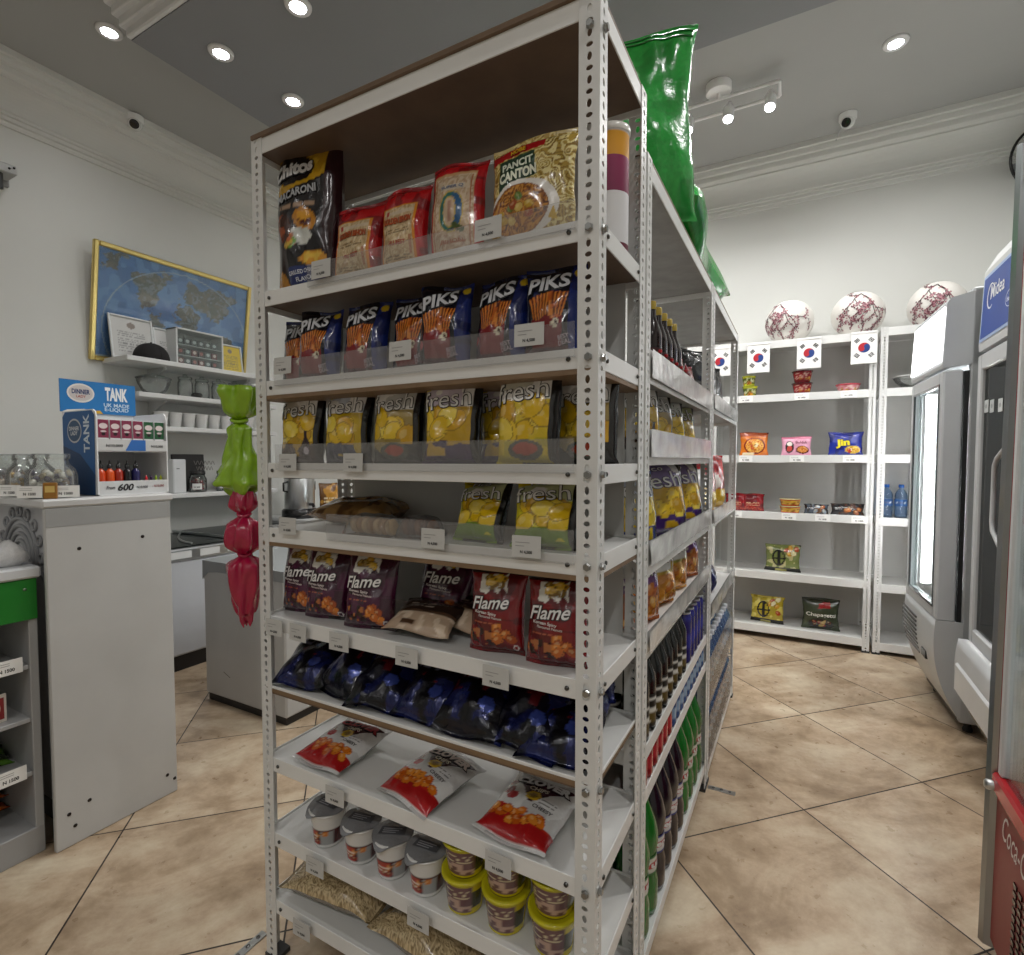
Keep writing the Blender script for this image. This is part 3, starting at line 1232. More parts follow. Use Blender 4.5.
def p_blk(c1, c2):
    def f(p):
        p.bg('#1c1b20')
        p.noise(c1, 60, .55)
        p.chips(7, .45, .9, .1, .7, .016, (c2, '#a85a2c', '#5a3a20'))
        p.lines(.1, .5, .4, .6, 2, '#d8d8d8')
    return f


def p_green(c, c2):
    def f(p):
        p.bg(c)
        p.noise(c2, 45, .58)
        p.ell(.4, .5, .2, .3, '#11120c')
        p.ell(.4, .5, .15, .24, c)
        p.rect(.36, .44, .2, .8, '#11120c')
        p.rect(.22, .6, .44, .5, '#11120c')
        p.rect(0, 1, 0, .14, '#17160e')
        p.chips(6, .6, .95, .4, .9, .02, ('#d8a030', '#b8441c', '#e8e0b0'))
        p.rect(.3, .6, .02, .09, '#d8d080')
    return f


def p_dark(p):
    p.bg('#3d4632')
    p.rect(0, 1, .85, 1, '#2c3324')
    p.poly([(.42, .68), (.78, .72), (.74, .9), (.48, .86)], '#a01c1c')
    p.ell(.5, .2, .34, .17, '#14100c')
    p.chips(9, .28, .75, .1, .3, .014, ('#7a1c18', '#4a1410', '#c0a060'))


Kind(packet(.165, .15, .05, p_orange, 11), 'noodle packet').put((-.285, 4.06, BS[3]), 'orange noodle packet with a red ringed bowl picture', (R(-8), 0, R(6)))
Kind(packet(.165, .118, .05, p_pink, 12, [dict(s='Buldak', u=.68, v=.68, w=.4, h=.14, col='#7a1c3c', bold=.02)]), 'noodle packet').put((-.026, 4.06, BS[3]), 'pink noodle packet between the orange and blue ones', (R(-8), 0, 0))
Kind(packet(.175, .14, .05, p_blue, 13, [dict(s='Jin', u=.42, v=.5, w=.42, h=.36, col='#e8d41c', out='#0c1650', bold=.05, rot=R(6))]), 'noodle packet').put((.255, 4.06, BS[3]), 'deep blue noodle packet with yellow lettering', (R(-8), 0, R(-4)))
KR = Kind(packet(.13, .11, .06, p_red, 14), 'noodle packet')
KR.put((-.40, 4.08, BS[2]), 'dark red packet at the left end of the middle back shelf', (R(-10), 0, R(-4)))
KR.put((-.285, 4.08, BS[2]), 'dark red packet right of its twin on the middle back shelf', (R(-10), 0, R(4)))
Kind(packet(.13, .06, .05, p_blk('#46505c', '#8a949c'), 15), 'snack packet').put((.1, 4.07, BS[2]), 'small dark grey packet lying low beside the stacked tubs', (R(-20), 0, 0))
Kind(packet(.17, .07, .055, p_blk('#4a2c20', '#b86a38'), 16), 'snack packet').put((.275, 4.07, BS[2]), 'low black and brown packet at the right end of the middle back shelf', (R(-20), 0, R(-3)))
Kind(packet(.2, .165, .07, p_green('#7f8a4a', '#cfc890'), 17), 'noodle packet').put((-.095, 4.1, BS[1]), 'olive green patterned noodle packet standing alone on the fourth back shelf', (R(-6), 0, R(-4)))
Kind(packet(.195, .165, .07, p_green('#b8a42c', '#e0d060'), 18), 'noodle packet').put((-.185, 4.1, BS[0]), 'yellow patterned noodle packet on the lowest back shelf', (R(-6), 0, R(-6)))
Kind(packet(.2, .185, .07, p_dark, 19, [dict(s='Chapagetti', u=.5, v=.47, w=.84, h=.15, col='#e6e6dc', bold=.02)]), 'noodle packet').put((.14, 4.1, BS[0]), 'dark green noodle packet with a red emblem, lowest back shelf', (R(-5), 0, R(2)))


# water bottles on the right hand unit
def water(r, h, cap, body='bluepet', seed=1, lab='#2f5f9c'):
    def f():
        t = thing('water_bottle', '', '')
        m = M()
        z = np.linspace(.008, .62, 16)
        prof = [(r * .75, 0), (r * .95, .004)] + [(r * (.97 + .03 * math.cos(q * 60)), h * q) for q in z] + [(r, h * .66), (r * .9, h * .74), (r * .6, h * .83), (r * .36, h * .88), (r * .34, h * .92)]
        lathe(m, prof, '#9cc4ea', body, 18)
        m.build('bottle', t)
        m = M()
        lathe(m, [(r * .42, h * .91), (r * .43, h * .915), (r * .43, h * .99), (r * .38, h), (0, h)], cap, 'plastic', 16)
        m.build('cap', t)
        m = M()

        def pt(u, zz):
            p = P(u, (zz - h * .36) / (h * .2), 2 * PI * r, h * .2, seed)
            p.bg(lab)
            p.rect(.3, .7, .3, .7, '#e4ecf4')
            p.lines(.32, .68, .35, .65, 2, '#1c3c74')
            return p.c
        lathe(m, [(r * 1.01, h * q) for q in np.linspace(.36, .56, 5)], mat='print', seg=24, paint=pt)
        m.build('label_sleeve', t)
        return t
    return f


KW = Kind(water(.034, .21, '#2a62b8'), 'water bottle')
for k, x in enumerate((.487, .562, .637)):
    KW.put((x, 4.1, .862 - .006), 'small blue capped water bottle on the right back unit, ' + ('leftmost of three' if k == 0 else 'middle of three' if k == 1 else 'rightmost, by the lit fridge'), group='water bottles on the right back unit')
# bowl under a board on the right unit
t = thing('glass_bowl', 'clear shallow bowl on the right back unit, beside the lit fridge header', 'bowl', (.62, 4.12, 1.654))
m = M()
lathe(m, [(.03, 0), (.035, .004), (.06, .012), (.1, .05), (.115, .075), (.118, .078), (.112, .074), (.096, .05), (.056, .016), (0, .01)], '#e8ecec', 'jarglass', 28)
m.build('bowl', t)
m = M()
lathe(m, [(0, .079), (.118, .079), (.122, .083), (.118, .086), (0, .086)], '#dcdcda', 'plastic', 28)
m.build('lid', t)
# ---------------------------------------------------------------- display fridges on the right
# built with the front at local x = 0 facing -x, near side at y = 0, far side at y = w


def rack(m, w, d, z, col='#d8dadb', pr=True):
    tube(m, [(.04, .03, z), (.04, w - .03, z), (d - .05, w - .03, z), (d - .05, .03, z)], .004, col, 'metal', 6, True)
    for k in range(1, 22):
        y = .03 + (w - .06) * k / 22
        tube(m, [(.04, y, z), (d - .05, y, z)], .002, col, 'metal', 5)


def fridge_body(t, w, d, h, z0, col, inner, base_h, header, liner='#dfe3e4'):
    m = M()
    th = .035
    box(m, .055, d, 0, th, z0, h - .01, col, 'paint', .006)
    box(m, .055, d, w - th, w, z0, h - .01, col, 'paint', .006)
    box(m, d - th, d, th, w - th, z0, h - .01, col, 'paint')
    box(m, .055, d - th, th, w - th, base_h - .04, base_h, inner, 'paint')
    box(m, .055, d - th, th, w - th, h - header - .02, h - .012, col, 'paint')
    box(m, .055, d - th, th, w - th, z0, z0 + .03, '#26282a', 'paint')
    m.build('cabinet', t)
    m = M()
    for (a, b) in ((th, th + .004), (w - th - .004, w - th)):
        box(m, .06, d - th, a, b, base_h, h - header - .02, liner, 'plastic')
    box(m, d - th - .004, d - th, th, w - th, base_h, h - header - .02, liner, 'plastic')
    m.build('liner', t)
    for (x, y) in ((.1, .05), (.1, w - .05), (d - .06, .05), (d - .06, w - .05)):
        m = M()
        lathe(m, [(.018, 0), (.02, .01), (.014, .02), (.014, z0 + .005)], '#222222', 'rubber', 12, c=(x, y, 0))
        m.build('foot', t)


# fridge with the lit white header
W1, D1, H1 = .555, .58, 1.975
F1 = thing('display_fridge', 'white glass door fridge with a glowing blank header panel', 'fridge', (.588, 2.985, 0), (0, 0, R(3.)))
fridge_body(F1, W1, D1, H1, .05, '#b9bcbd', '#d8dada', .5, .3)
m = M()
pr = [(.13, 1.965), (-.02, 1.93), (-.034, 1.91), (-.045, 1.64), (-.04, 1.625), (.05, 1.635), (.13, 1.65)]
prism(m, [(x, z) for x, z in pr], 'y', 0, W1, '#b4b7b9', 'paint')
hd = m.build('header', F1)
m = M()
sl = np.array([(-.0135, 1.885), (-.046, 1.655)])
v = []
for y in (.022, W1 - .022):
    for (x, z) in ((-.0355, 1.895), (-.0475, 1.658)):
        v += [(x, y, z), (x - .004, y, z)]
m.add(v, [(1, 3, 7, 5), (0, 1, 5, 4), (2, 6, 7, 3), (0, 2, 3, 1), (4, 5, 7, 6)], '#ffffff', 'glow')
m.build('light_panel', hd)
m = M()
for (y0, y1, z0, z1) in ((0, .055, .5, 1.615), (W1 - .055, W1, .5, 1.615), (.055, W1 - .055, .5, .555), (.055, W1 - .055, 1.555, 1.615)):
    box(m, -.04, .03 if y0 < .1 and y1 < .1 else -.002, y0, y1, z0, z1, '#bfc2c4', 'paint', .006)
dr = m.build('door', F1)
m = M()
for (y0, y1, z0, z1) in ((.05, .062, .55, 1.56), (W1 - .062, W1 - .05, .55, 1.56), (.05, W1 - .05, .55, .562), (.05, W1 - .05, 1.548, 1.56)):
    box(m, -.043, -.035, y0, y1, z0, z1, '#3c4043', 'plastic')
m.build('inner_frame', dr)
m = M()
box(m, -.026, -.022, .055, W1 - .055, .555, 1.555, '#f0f4f4', 'glass')
m.build('glass_pane', dr)
m = M()
for (ya, yb, za, zb) in ((.006, .04, .5, 1.61), (W1 - .04, W1 - .006, .5, 1.61), (.04, W1 - .04, .5, .5 + .03), (.04, W1 - .04, 1.61 - .03, 1.61)):
    box(m, .036, .052, ya, yb, za, zb, '#17191a', 'rubber')
m.build('door_seal', F1)
# rounded base with a vent grille
m = M()
n = 12
pts = []
for k in range(n + 1):
    q = k / n
    pts.append((-.045 * math.cos((q - .25) * 1.9) + .055 * q ** 3 * 2.1 * .5, .5 - .43 * q))
pr = [(.06, .07), (.06, .5)] + [(x, z) for x, z in pts]
prism(m, pr, 'y', .0, W1, '#c2c5c6', 'paint', True)
bs = m.build('base_panel', F1)
m = M()
for k in range(9):
    z = .43 - .022 * k
    q = (.5 - z) / .43
    x = -.045 * math.cos((q - .25) * 1.9) + .055 * q ** 3 * 2.1 * .5
    box(m, x - .004, x + .02, .3, .58, z, z + .009, '#34373a', 'plastic')
m.build('vent_grille', bs)
m = M()
box(m, -.041, -.02, .14, .22, .275, .315, '#1b1d1f', 'plastic', .003)
m.build('control_display', bs)
m = M()
box(m, .012, .05, W1 - .056, W1 - .042, .57, 1.56, '#ffffff', 'lamp')
m.build('light_strip', F1)
for z in (.72, .95, 1.18, 1.4):
    m = M()
    rack(m, W1, D1, z)
    m.build('wire_rack', F1)
m = M()
for y in (.07, W1 - .075):
    box(m, .085, .1, y, y + .006, .55, 1.6, '#b5b8ba', 'metal')
    for k in range(48):
        box(m, .084, .086, y + .001, y + .005, .56 + k * .0215, .57 + k * .0215, '#3a3d40', 'metal')
m.build('rack_rail', F1)
l = bpy.data.lights.new('fridge_tube', 'AREA')
l.shape = 'RECTANGLE'
l.size, l.size_y = .9, .04
l.energy = 14.
lo = bpy.data.objects.new('fridge_tube', l)
COL.objects.link(lo)
lo.location = (.69, 3.26, 1.1)
lo.rotation_euler = (0, R(-90), R(3.5))

# blue header fridge
W2, D2, H2 = .66, .6, 2.06
F2 = thing('display_fridge', 'glass door fridge with a blue brand header, second from the back', 'fridge', (.67, 2.215, 0))
fridge_body(F2, W2, D2, H2, .05, '#c3c5c6', '#54595b', .5, .42, liner='#5d6365')
m = M()
pr = [(.14, 2.06), (.02, 2.055), (-.018, 1.985), (-.03, 1.69), (-.028, 1.665), (.05, 1.665), (.14, 1.69)]
prism(m, pr, 'y', 0, W2, '#d4d5d5', 'paint')
hd = m.build('header', F2)
o_, U_, V_ = np.array((-.019, W2, 1.96)), np.array((0, -1., 0)), np.array((.012, 0, .295)) / math.hypot(.012, .295)
mp = lambda X, Y: (o_ + np.outer(X, U_) + np.outer(Y, V_), np.tile(np.cross(U_, V_), (len(X), 1)))
m = M()
flatpoly(m, mp, [(.03, -.25), (W2 - .02, -.25), (W2 - .02, -.012), (.03, -.012)], '#254a9e', .004)
flatpoly(m, mp, [(.018, -.262), (W2 - .01, -.262), (W2 - .01, .0), (.018, .0)], '#a9c0e4', .003)
tx(m, 'Midea', mp, .215, -.088, .16, .056, '#f4f6fa', bold=.01, off=.006)
ring = ellpts(.135, -.1, .044, .05, 26)
rin = ellpts(.139, -.1, .037, .044, 26)
for k in range(3, 22):
    flatpoly(m, mp, [ring[k], ring[k + 1], rin[k + 1], rin[k]], '#f4f6fa', .006)
tx(m, 'be life', mp, .37, -.165, .07, .02, '#dfe6f4', off=.006)
for k in range(20):
    a = ellpts(.37, -.165, .05, .032, 20)
    b = ellpts(.37, -.165, .047, .029, 20)
    flatpoly(m, mp, [a[k], a[(k + 1) % 20], b[(k + 1) % 20], b[k]], '#dfe6f4', .006)
m.build('brand_panel', hd)
m = M()
for (y0, y1, z0, z1) in ((0, .05, .46, 1.65), (W2 - .05, W2, .46, 1.65), (.05, W2 - .05, .46, .52), (.05, W2 - .05, 1.585, 1.65)):
    box(m, -.03, .03, y0, y1, z0, z1, '#c9cbcc', 'paint', .006)
dr = m.build('door', F2)
m = M()
box(m, -.016, -.012, .05, W2 - .05, .52, 1.585, '#dfe6e6', 'darkglass')
m.build('glass_pane', dr)
m = M()
tube(m, [(-.03, .09, 1.31), (-.05, .12, 1.3), (-.055, .27, 1.225), (-.056, .29, 1.2), (-.056, .295, 1.0), (-.056, .285, .965), (-.05, .2, .9), (-.03, .17, .885)], .008, '#c9cccd', 'paint', 10)
m.build('handle', dr)
for k, (y, z) in enumerate(((.58, 1.44), (.51, 1.435), (.41, 1.43))):
    m = M()
    box(m, -.0185, -.0165, y - .03, y + .02, z - .03, z + .02, '#c8cccb', 'print', .001)
    mp2 = pmap((-.0185, y, z), (0, -1, 0), (0, 0, 1))
    flatpoly(m, mp2, ellpts(-.005 + .01, -.005, .012, .009, 14), '#9aa0a1', .0004)
    m.build('sticker', dr)
m = M()
for (ya, yb, za, zb) in ((.006, .04, .46, 1.64), (W2 - .04, W2 - .006, .46, 1.64), (.04, W2 - .04, .46, .46 + .03), (.04, W2 - .04, 1.64 - .03, 1.64)):
    box(m, .036, .052, ya, yb, za, zb, '#17191a', 'rubber')
m.build('door_seal', F2)
m = M()
pts = []
for k in range(n + 1):
    q = k / n
    pts.append((-.075 * math.cos((q - .35) * 1.7) + .075 * q ** 3, .46 - .39 * q))
prism(m, [(.06, .07), (.06, .46)] + pts, 'y', 0, W2, '#c6c8c9', 'paint', True)
b2 = m.build('base_panel', F2)
m = M()
for k in range(6):
    z = .2 - .018 * k
    q = (.46 - z) / .39
    x = -.075 * math.cos((q - .35) * 1.7) + .075 * q ** 3
    box(m, x - .004, x + .02, .08, W2 - .08, z, z + .008, '#4a4e50', 'plastic')
m.build('vent_grille', b2)
m = M()
q = (.46 - .32) / .39
box(m, -.081, -.04, .04, W2 - .04, .25, .37, '#d2d4d4', 'paint', .008)
m.build('kick_plate', b2)
for z in (.74, .98, 1.2, 1.42):
    m = M()
    rack(m, W2, D2, z, '#9da1a2')
    m.build('wire_rack', F2)
m = M()
box(m, D2 - .05, D2 - .04, .2, .24, .55, 1.6, '#2a2d2e', 'metal')
m.build('rack_rail', F2)

# red fridge at the right edge
W3, D3, H3 = .62, .6, 1.97
F3 = thing('display_fridge', 'red fridge with silver door frame, cut by the right edge of the photo', 'fridge', (.448, 1.075, 0), (0, R(.5), 0))
m = M()
for (a, b) in ((0, .03), (W3 - .03, W3)):
    box(m, .06, D3, a, b, .04, H3, '#9a1c20', 'paint', .006)
box(m, D3 - .03, D3, .03, W3 - .03, .04, H3, '#c9cccc', 'paint')
box(m, .06, D3 - .03, .03, W3 - .03, H3 - .08, H3 - .005, '#9a1c20', 'paint')
box(m, .06, D3 - .03, .03, W3 - .03, .44, .47, '#d8dada', 'paint')
m.build('cabinet', F3)
m = M()
for (a, b) in ((.03, .034), (W3 - .034, W3 - .03)):
    box(m, .06, D3 - .03, a, b, .47, H3 - .08, '#eceeee', 'plastic')
box(m, D3 - .034, D3 - .03, .03, W3 - .03, .47, H3 - .08, '#eceeee', 'plastic')
m.build('liner', F3)
m = M()
sil = '#a3a7a9'
for ys in (0, 1):
    y = (lambda q: q) if ys == 0 else (lambda q: W3 - q)
    pr = [(.055, y(0)), (.02, y(-.004)), (-.02, y(.004)), (-.036, y(.018)), (-.03, y(.032)), (-.012, y(.038)), (.055, y(.038))]
    prism(m, pr, 'z', .03, H3 - .02, sil, 'metal', False)
box(m, -.03, .055, .038, W3 - .038, H3 - .12, H3 - .02, sil, 'metal', .008)
m.build('door_frame', F3)
dr = F3.children[-1]
m = M()
box(m, -.02, -.006, W3 - .047, W3 - .038, .46, H3 - .12, '#b01c24', 'plastic')
box(m, -.02, -.006, .038, .047, .46, H3 - .12, '#b01c24', 'plastic')
m.build('red_trim', dr)
m = M()
box(m, -.014, -.008, .047, W3 - .047, .47, H3 - .12, '#eef2f2', 'glass')
m.build('glass_pane', dr)
m = M()
box(m, -.022, .03, W3 - .07, W3 - .047, .47, H3 - .12, '#e6e8e8', 'paint', .004)
box(m, -.022, .03, .047, .07, .47, H3 - .12, '#e6e8e8', 'paint', .004)
m.build('inner_frame', dr)
m = M()
box(m, -.03, .05, .036, W3 - .036, .425, .47, '#c8202a', 'plastic', .006)
box(m, -.02, .05, .036, W3 - .036, .05, .425, '#8c161c', 'paint', .01)
for r_ in range(12):
    for c_ in range(9):
        box(m, -.023, -.015, W3 - .2 - c_ * .03, W3 - .182 - c_ * .03, .09 + r_ * .018, .1 + r_ * .018, '#1c0808', 'plastic')
mp = pmap((-.02, W3 - .06, .34), (0, -1, 0), (0, 0, 1))
tx(m, 'Coca-Cola', mp, .14, .03, .2, .06, '#e8dedc', shear=.3, off=.002, bold=.0, rot=R(-3))
m.build('base_panel', F3)
m = M()
lathe(m, [(.012, 0), (.012, .02), (.008, .024), (0, .024)], '#c4c6c6', 'metal', 12)
o = m.build('lock', F3, (-.022, W3 - .05, .44), (0, R(-90), 0))
for (a, c) in ((.05, .08), (W3 - .08, W3 - .05)):
    for x in (.09, D3 - .1):
        m = M()
        box(m, x, x + .04, a, c, 0, .045, '#222222', 'rubber')
        m.build('foot', F3)
for z in np.arange(.56, 1.82, .115):
    m = M()
    rack(m, W3, D3, z, '#f4f4f4')
    m.build('wire_rack', F3)
m = M()
box(m, .05, .062, W3 - .09, W3 - .075, .5, 1.8, '#ffffff', 'glow')
m.build('light_strip', F3)

# wall fan at the right edge
t = thing('wall_fan', 'dark ringed fan on the back wall at the right photo edge', 'fan', (1.25, YB - .11, 2.98), (0, 0, R(10)))
m = M()
for (r, y) in ((.2, 0), (.08, .09)):
    tube(m, [(r * math.cos(a), y, r * math.sin(a)) for a in np.linspace(0, 2 * PI, 40)[:-1]], .008, '#141416', 'plastic', 8, True)
for k in range(36):
    a = k / 36 * 2 * PI
    tube(m, [(.03 * math.cos(a), -.03, .03 * math.sin(a)), (.13 * math.cos(a), -.03, .13 * math.sin(a)), (.2 * math.cos(a), 0, .2 * math.sin(a)), (.08 * math.cos(a), .09, .08 * math.sin(a))], .0012, '#8f9293', 'metal', 4)
m.build('guard', t)
m = M()
for k in range(4):
    a = k / 4 * 2 * PI + .3
    pts = [(.03, -.3), (.1, -.42), (.17, -.3), (.18, .1), (.1, .25), (.03, .3)]
    v = []
    for s in (0, .002):
        v += [(r * math.cos(a + b), .04 + s - .03 * b, r * math.sin(a + b)) for r, b in pts]
    m.add(v, [(0, 1, 2, 3, 4, 5), (11, 10, 9, 8, 7, 6)] + [(i, 6 + i, 6 + (i + 1) % 6, (i + 1) % 6) for i in range(6)], '#8b8e90', 'plastic')
m.build('blades', t)
m = M()
m.T = Euler((R(90), 0, 0)).to_matrix().to_4x4()
lathe(m, [(.05, -.15), (.05, -.06), (.03, -.05), (.03, .035), (0, .038)], '#1a1a1c', 'plastic', 18)
m.build('motor', t)
# ---------------------------------------------------------------- service counter on the left
t = thing('counter', 'tall narrow grey white counter with a screwed end panel, left of the shelves', 'counter', (-2.02, .735, 0))
m = M()
box(m, -1.72, -.03, .045, .34, .1, 1.072, '#b4b5b8', 'paint', .004)
box(m, -1.7, -.06, .07, .33, 0, .1, '#2a2a2a', 'paint')
m.build('body', t)
m = M()
box(m, -.0, .018, 0, .365, .0, 1.072, '#bdbdbb', 'paint', .003)
for (y, z) in ((.085, .94), (.27, .955), (.05, .06), (.035, .105), (.09, .12), (.33, .075), (.355, .05)):
    o_ = Matrix.Translation((.018, y, z)) @ Euler((0, R(90), 0)).to_matrix().to_4x4()
    m.T = o_
    lathe(m, [(.006, 0), (.005, .002), (0, .002)], '#3a3634', 'metal', 10)
    m.T = None
pn = m.build('end_panel', t)
m = M()
box(m, .0182, .0192, .002, .363, 1.015, 1.07, '#9fa09f', 'paint')
m.build('edge_band', pn)
m = M()
box(m, -.03, .0, .012, .045, .1, 1.072, '#c3c4c4', 'paint', .006)
m.build('corner_post', t)
m = M()
box(m, -1.73, .022, -.008, .375, 1.073, 1.1, '#c9c9c8', 'paint', .006)
m.build('top', t)
# scroll ornament in relief on the counter front
m = M()
for r in (.05, .075, .1, .125):
    tube(m, [(-.28 + r * math.cos(a), .043, .9 + r * math.sin(a)) for a in np.linspace(-.2, PI + .2, 24)], .007, '#8f9092', 'paint', 8)
for k in range(9):
    a = k / 8 * PI
    tube(m, [(-.28 + .15 * math.cos(a) + .016 * math.cos(b), .043, .9 + .15 * math.sin(a) + .016 * math.sin(b)) for b in np.linspace(0, 2 * PI, 13)[:-1]], .005, '#8f9092', 'paint', 6, True)
tube(m, [(-.14, .043, .86), (-.11, .043, .83), (-.06, .043, .82)], .007, '#8f9092', 'paint', 8)
m.build('scroll_ornament', t)

# open cabinet with the green apron
CX, CY = -2.05, .728
t = thing('open_cabinet', 'low white open cabinet with a green band at the left photo edge', 'cabinet', (CX, CY, 0))
cw = .9
m = M()
box(m, -.4, -.005, -.022, 0, 0, .86, '#a6a7a7', 'paint', .002)
box(m, -.4, -.005, -cw, -cw + .022, 0, .86, '#a6a7a7', 'paint', .002)
box(m, -.4, -.385, -cw + .02, -.02, .02, .86, '#8f9090', 'paint')
m.build('carcass', t)
m = M()
box(m, -.41, .012, -cw - .01, .008, .862, .897, '#d2d4d6', 'paint', .006)
m.build('top', t)
m = M()
box(m, -.012, .002, -cw, -.001, .735, .86, '#1c7a24', 'paint', .002)
m.T = Matrix.Translation((.002, -.03, .83)) @ Euler((0, R(90), 0)).to_matrix().to_4x4()
lathe(m, [(.005, 0), (.004, .002), (0, .003)], '#7f9a7f', 'metal', 10)
m.build('apron', t)
m = M()
box(m, -.4, -.004, -cw, -.0, 0, .085, '#9d9d9d', 'paint', .002)
m.build('plinth', t)
CSH = (.595, .43, .262)
for z in CSH:
    m = M()
    box(m, -.385, -.012, -cw + .022, -.022, z - .014, z, '#a9aaaa', 'paint', .002)
    m.build('shelf', t)
# goods in it
kt = Kind(price_card(.075, .045), 'price tag')
for z, l in ((.598, 'top'), (.265, 'third')):
    kt.put((CX - .011, CY - .075, z + .026), 'white price card on the %s shelf edge of the low cabinet' % l, (0, 0, R(90)))
m = M()
box(m, -.004, .004, -.035, .035, 0, .085, '#d8d0c4', 'print', .001)
mp = pmap((.0042, 0, 0), (0, 1, 0), (0, 0, 1))
flatpoly(m, mp, [(-.028, .01), (.028, .01), (.028, .075), (-.028, .075)], '#8e2a2a', .0006)
flatpoly(m, mp, ellpts(0, .045, .02, .022, 16), '#c8a890', .0012)
tag(m.build('card_box', None, (CX - .05, CY - .1, .43), (0, 0, R(8))), 'small pale card box with a red picture on the low cabinet shelf', 'box')


def p_plain(c, c2, c3='#e8e0c0'):
    def f(p):
        p.bg(c)
        p.noise(c2, 40, .5)
        p.lines(.2, .8, .4, .6, 2, c3)
    return f


Kind(packet(.18, .11, .05, p_plain('#4d7a1c', '#23380f'), 31), 'packet').put((CX - .13, CY - .13, .262), 'green packet lying in the low cabinet, third shelf', (R(-78), 0, R(85)))
for k in range(3):
    if k == 0:
        ko = Kind(packet(.2, .12, .045, p_plain('#9a3a14', '#d0662a', '#f0d8a0'), 32), 'packet')
    ko.put((CX - .19, CY - .13 - .004 * k, .088 + .038 * k), 'orange brown packet at the bottom of the low cabinet, ' + ('lowest', 'middle', 'topmost')[k] + ' of its stack', (R(-88), 0, R(88 + 4 * k)), 'orange packets in the low cabinet')
# cloth and cable end on the cabinet top
m = M()


def crumple(V):
    x, y, z = V[..., 0], V[..., 1], V[..., 2]
    n = vnoise(x * 60 + 9, y * 60 + z * 40, 2) - .5
    V[..., :3] *= (1 + .5 * n)[..., None]
    V[..., 2] = np.maximum(V[..., 2], 0)
    return V


lathe(m, [(.001, 0), (.05, .0), (.062, .015), (.06, .035), (.045, .055), (.02, .066), (0, .068)], '#dcdcdc', 'cloth', 28, disp=crumple)
tag(m.build('cleaning_cloth', None, (CX - .09, CY - .055, .897)), 'crumpled white cloth on the low cabinet top at the photo edge', 'cloth')
m = M()
tube(m, [(0, 0, .006), (.03, .01, .006), (.05, .0, .006), (.06, -.03, .006)], .006, '#151515', 'plastic', 8)
tag(m.build('black_clip', None, (CX - .045, CY - .13, .897)), 'small black clip lying on the low cabinet top', 'clip')

# candy jars on the counter
CT = 1.1


def candy(cols, seed):
    def f():
        t = thing('candy_jar', '', '')
        m = M()
        out = [(.055, 0), (.064, .006), (.066, .02), (.066, .072), (.06, .092), (.046, .106), (.042, .122), (.048, .125), (.048, .138), (.045, .14)]
        inn = [(r - .003, max(z, .004)) for r, z in out[::-1]]
        lathe(m, out + inn + [(0, .004)], '#eef2f2', 'jarglass', 28)
        m.build('jar', t)
        rs = random.Random(seed)
        m = M()
        for k in range(46):
            a, rr, z = rs.uniform(0, 6.28), rs.uniform(.0, .05) ** .8 * .9, rs.uniform(.014, .082)
            rr = min(rr, .049)
            m.T = Matrix.Translation((rr * math.cos(a), rr * math.sin(a), z)) @ Euler((rs.uniform(0, 6), rs.uniform(0, 6), rs.uniform(0, 6))).to_matrix().to_4x4()
            c = rs.choice(cols)
            sphere(m, (0, 0, 0), .0105, c, 'foil', 8, 6, (1.2, 1, .8))
            for s in (-1, 1):
                lathe(m, [(.002, .0), (.009, .009), (.0, .008)], c, 'foil', 6)
        o = m.build('candies', t)
        o['kind'] = 'stuff'
        return t
    return f


JL = [((-2.105, .795), ('#c8b890', '#8a6a2a', '#e0dcd0', '#3a2a5a'), 'clear candy jar of silver sweets at the counter corner, nearest the display stand'),
      ((-2.262, .80), ('#b0b0b4', '#e0e0e4', '#c8a050'), 'clear candy jar with pale sweets, second from the display stand'),
      ((-2.405, .80), ('#8a2a2a', '#e0d0c0', '#b0b0b4'), 'clear candy jar, third from the display stand'),
      ((-2.545, .81), ('#8a1c24', '#5a1c1c'), 'clear candy jar of dark red sweets at the left photo edge')]
for k, ((x, y), c, l) in enumerate(JL):
    Kind(candy(c, 50 + k), 'jar').put((x, y, CT), l, scale=1.0)
kc = Kind(price_card(.068, .036), 'price tag')
for k, (x, y, rz) in enumerate(((-2.07, .727, 38), (-2.222, .73, 30), (-2.022, .798, 62))):
    kc.put((x, y, CT + .04), 'white price card standing against ' + ('the corner candy jar', 'the second candy jar', 'the side of the corner candy jar facing the stand')[k], (R(-4), 0, R(rz)))
m = M()
box(m, -.017, .017, -.006, .006, 0, .05, '#9a6a24', 'print', .002)
mp = pmap((0, -.006, 0), (1, 0, 0), (0, 0, 1))
flatpoly(m, mp, [(-.012, .02), (.012, .02), (.012, .04), (-.012, .04)], '#d8b868', .0006)
tag(m.build('small_carton', None, (-2.037, .765, CT), (0, 0, R(55))), 'small brown carton between the price cards on the counter corner', 'carton')

# e-liquid display stand
DX, DY0, DY1 = -2.055, .9, 1.125
t = thing('display_stand', 'blue and white e-liquid display stand on the counter', 'display stand', (DX, DY0, CT))
dw = DY1 - DY0
m = M()
side = [(0, 0), (0, .265), (-.006, .282), (-.02, .29), (-.21, .29), (-.23, .27), (-.23, 0)]
for y in (0, dw - .004):
    prism(m, side, 'y', y, y + .004, '#e8e9ea', 'print')
box(m, -.23, -.226, 0, dw, 0, .29, '#e2e3e4', 'print')
box(m, -.23, 0, 0, dw, 0, .004, '#e2e3e4', 'print')
box(m, -.23, -.004, .004, dw - .004, .148, .152, '#e2e3e4', 'print')
m.build('frame', t)
m = M()
mp = pmap((-.23, -.0005, 0), (1, 0, 0), (0, 0, 1))
flatpoly(m, mp, [(.001, .001), (.215, .001), (.222, .27), (.205, .286), (.02, .286), (.001, .27)], '#1f5f9e', .0006)
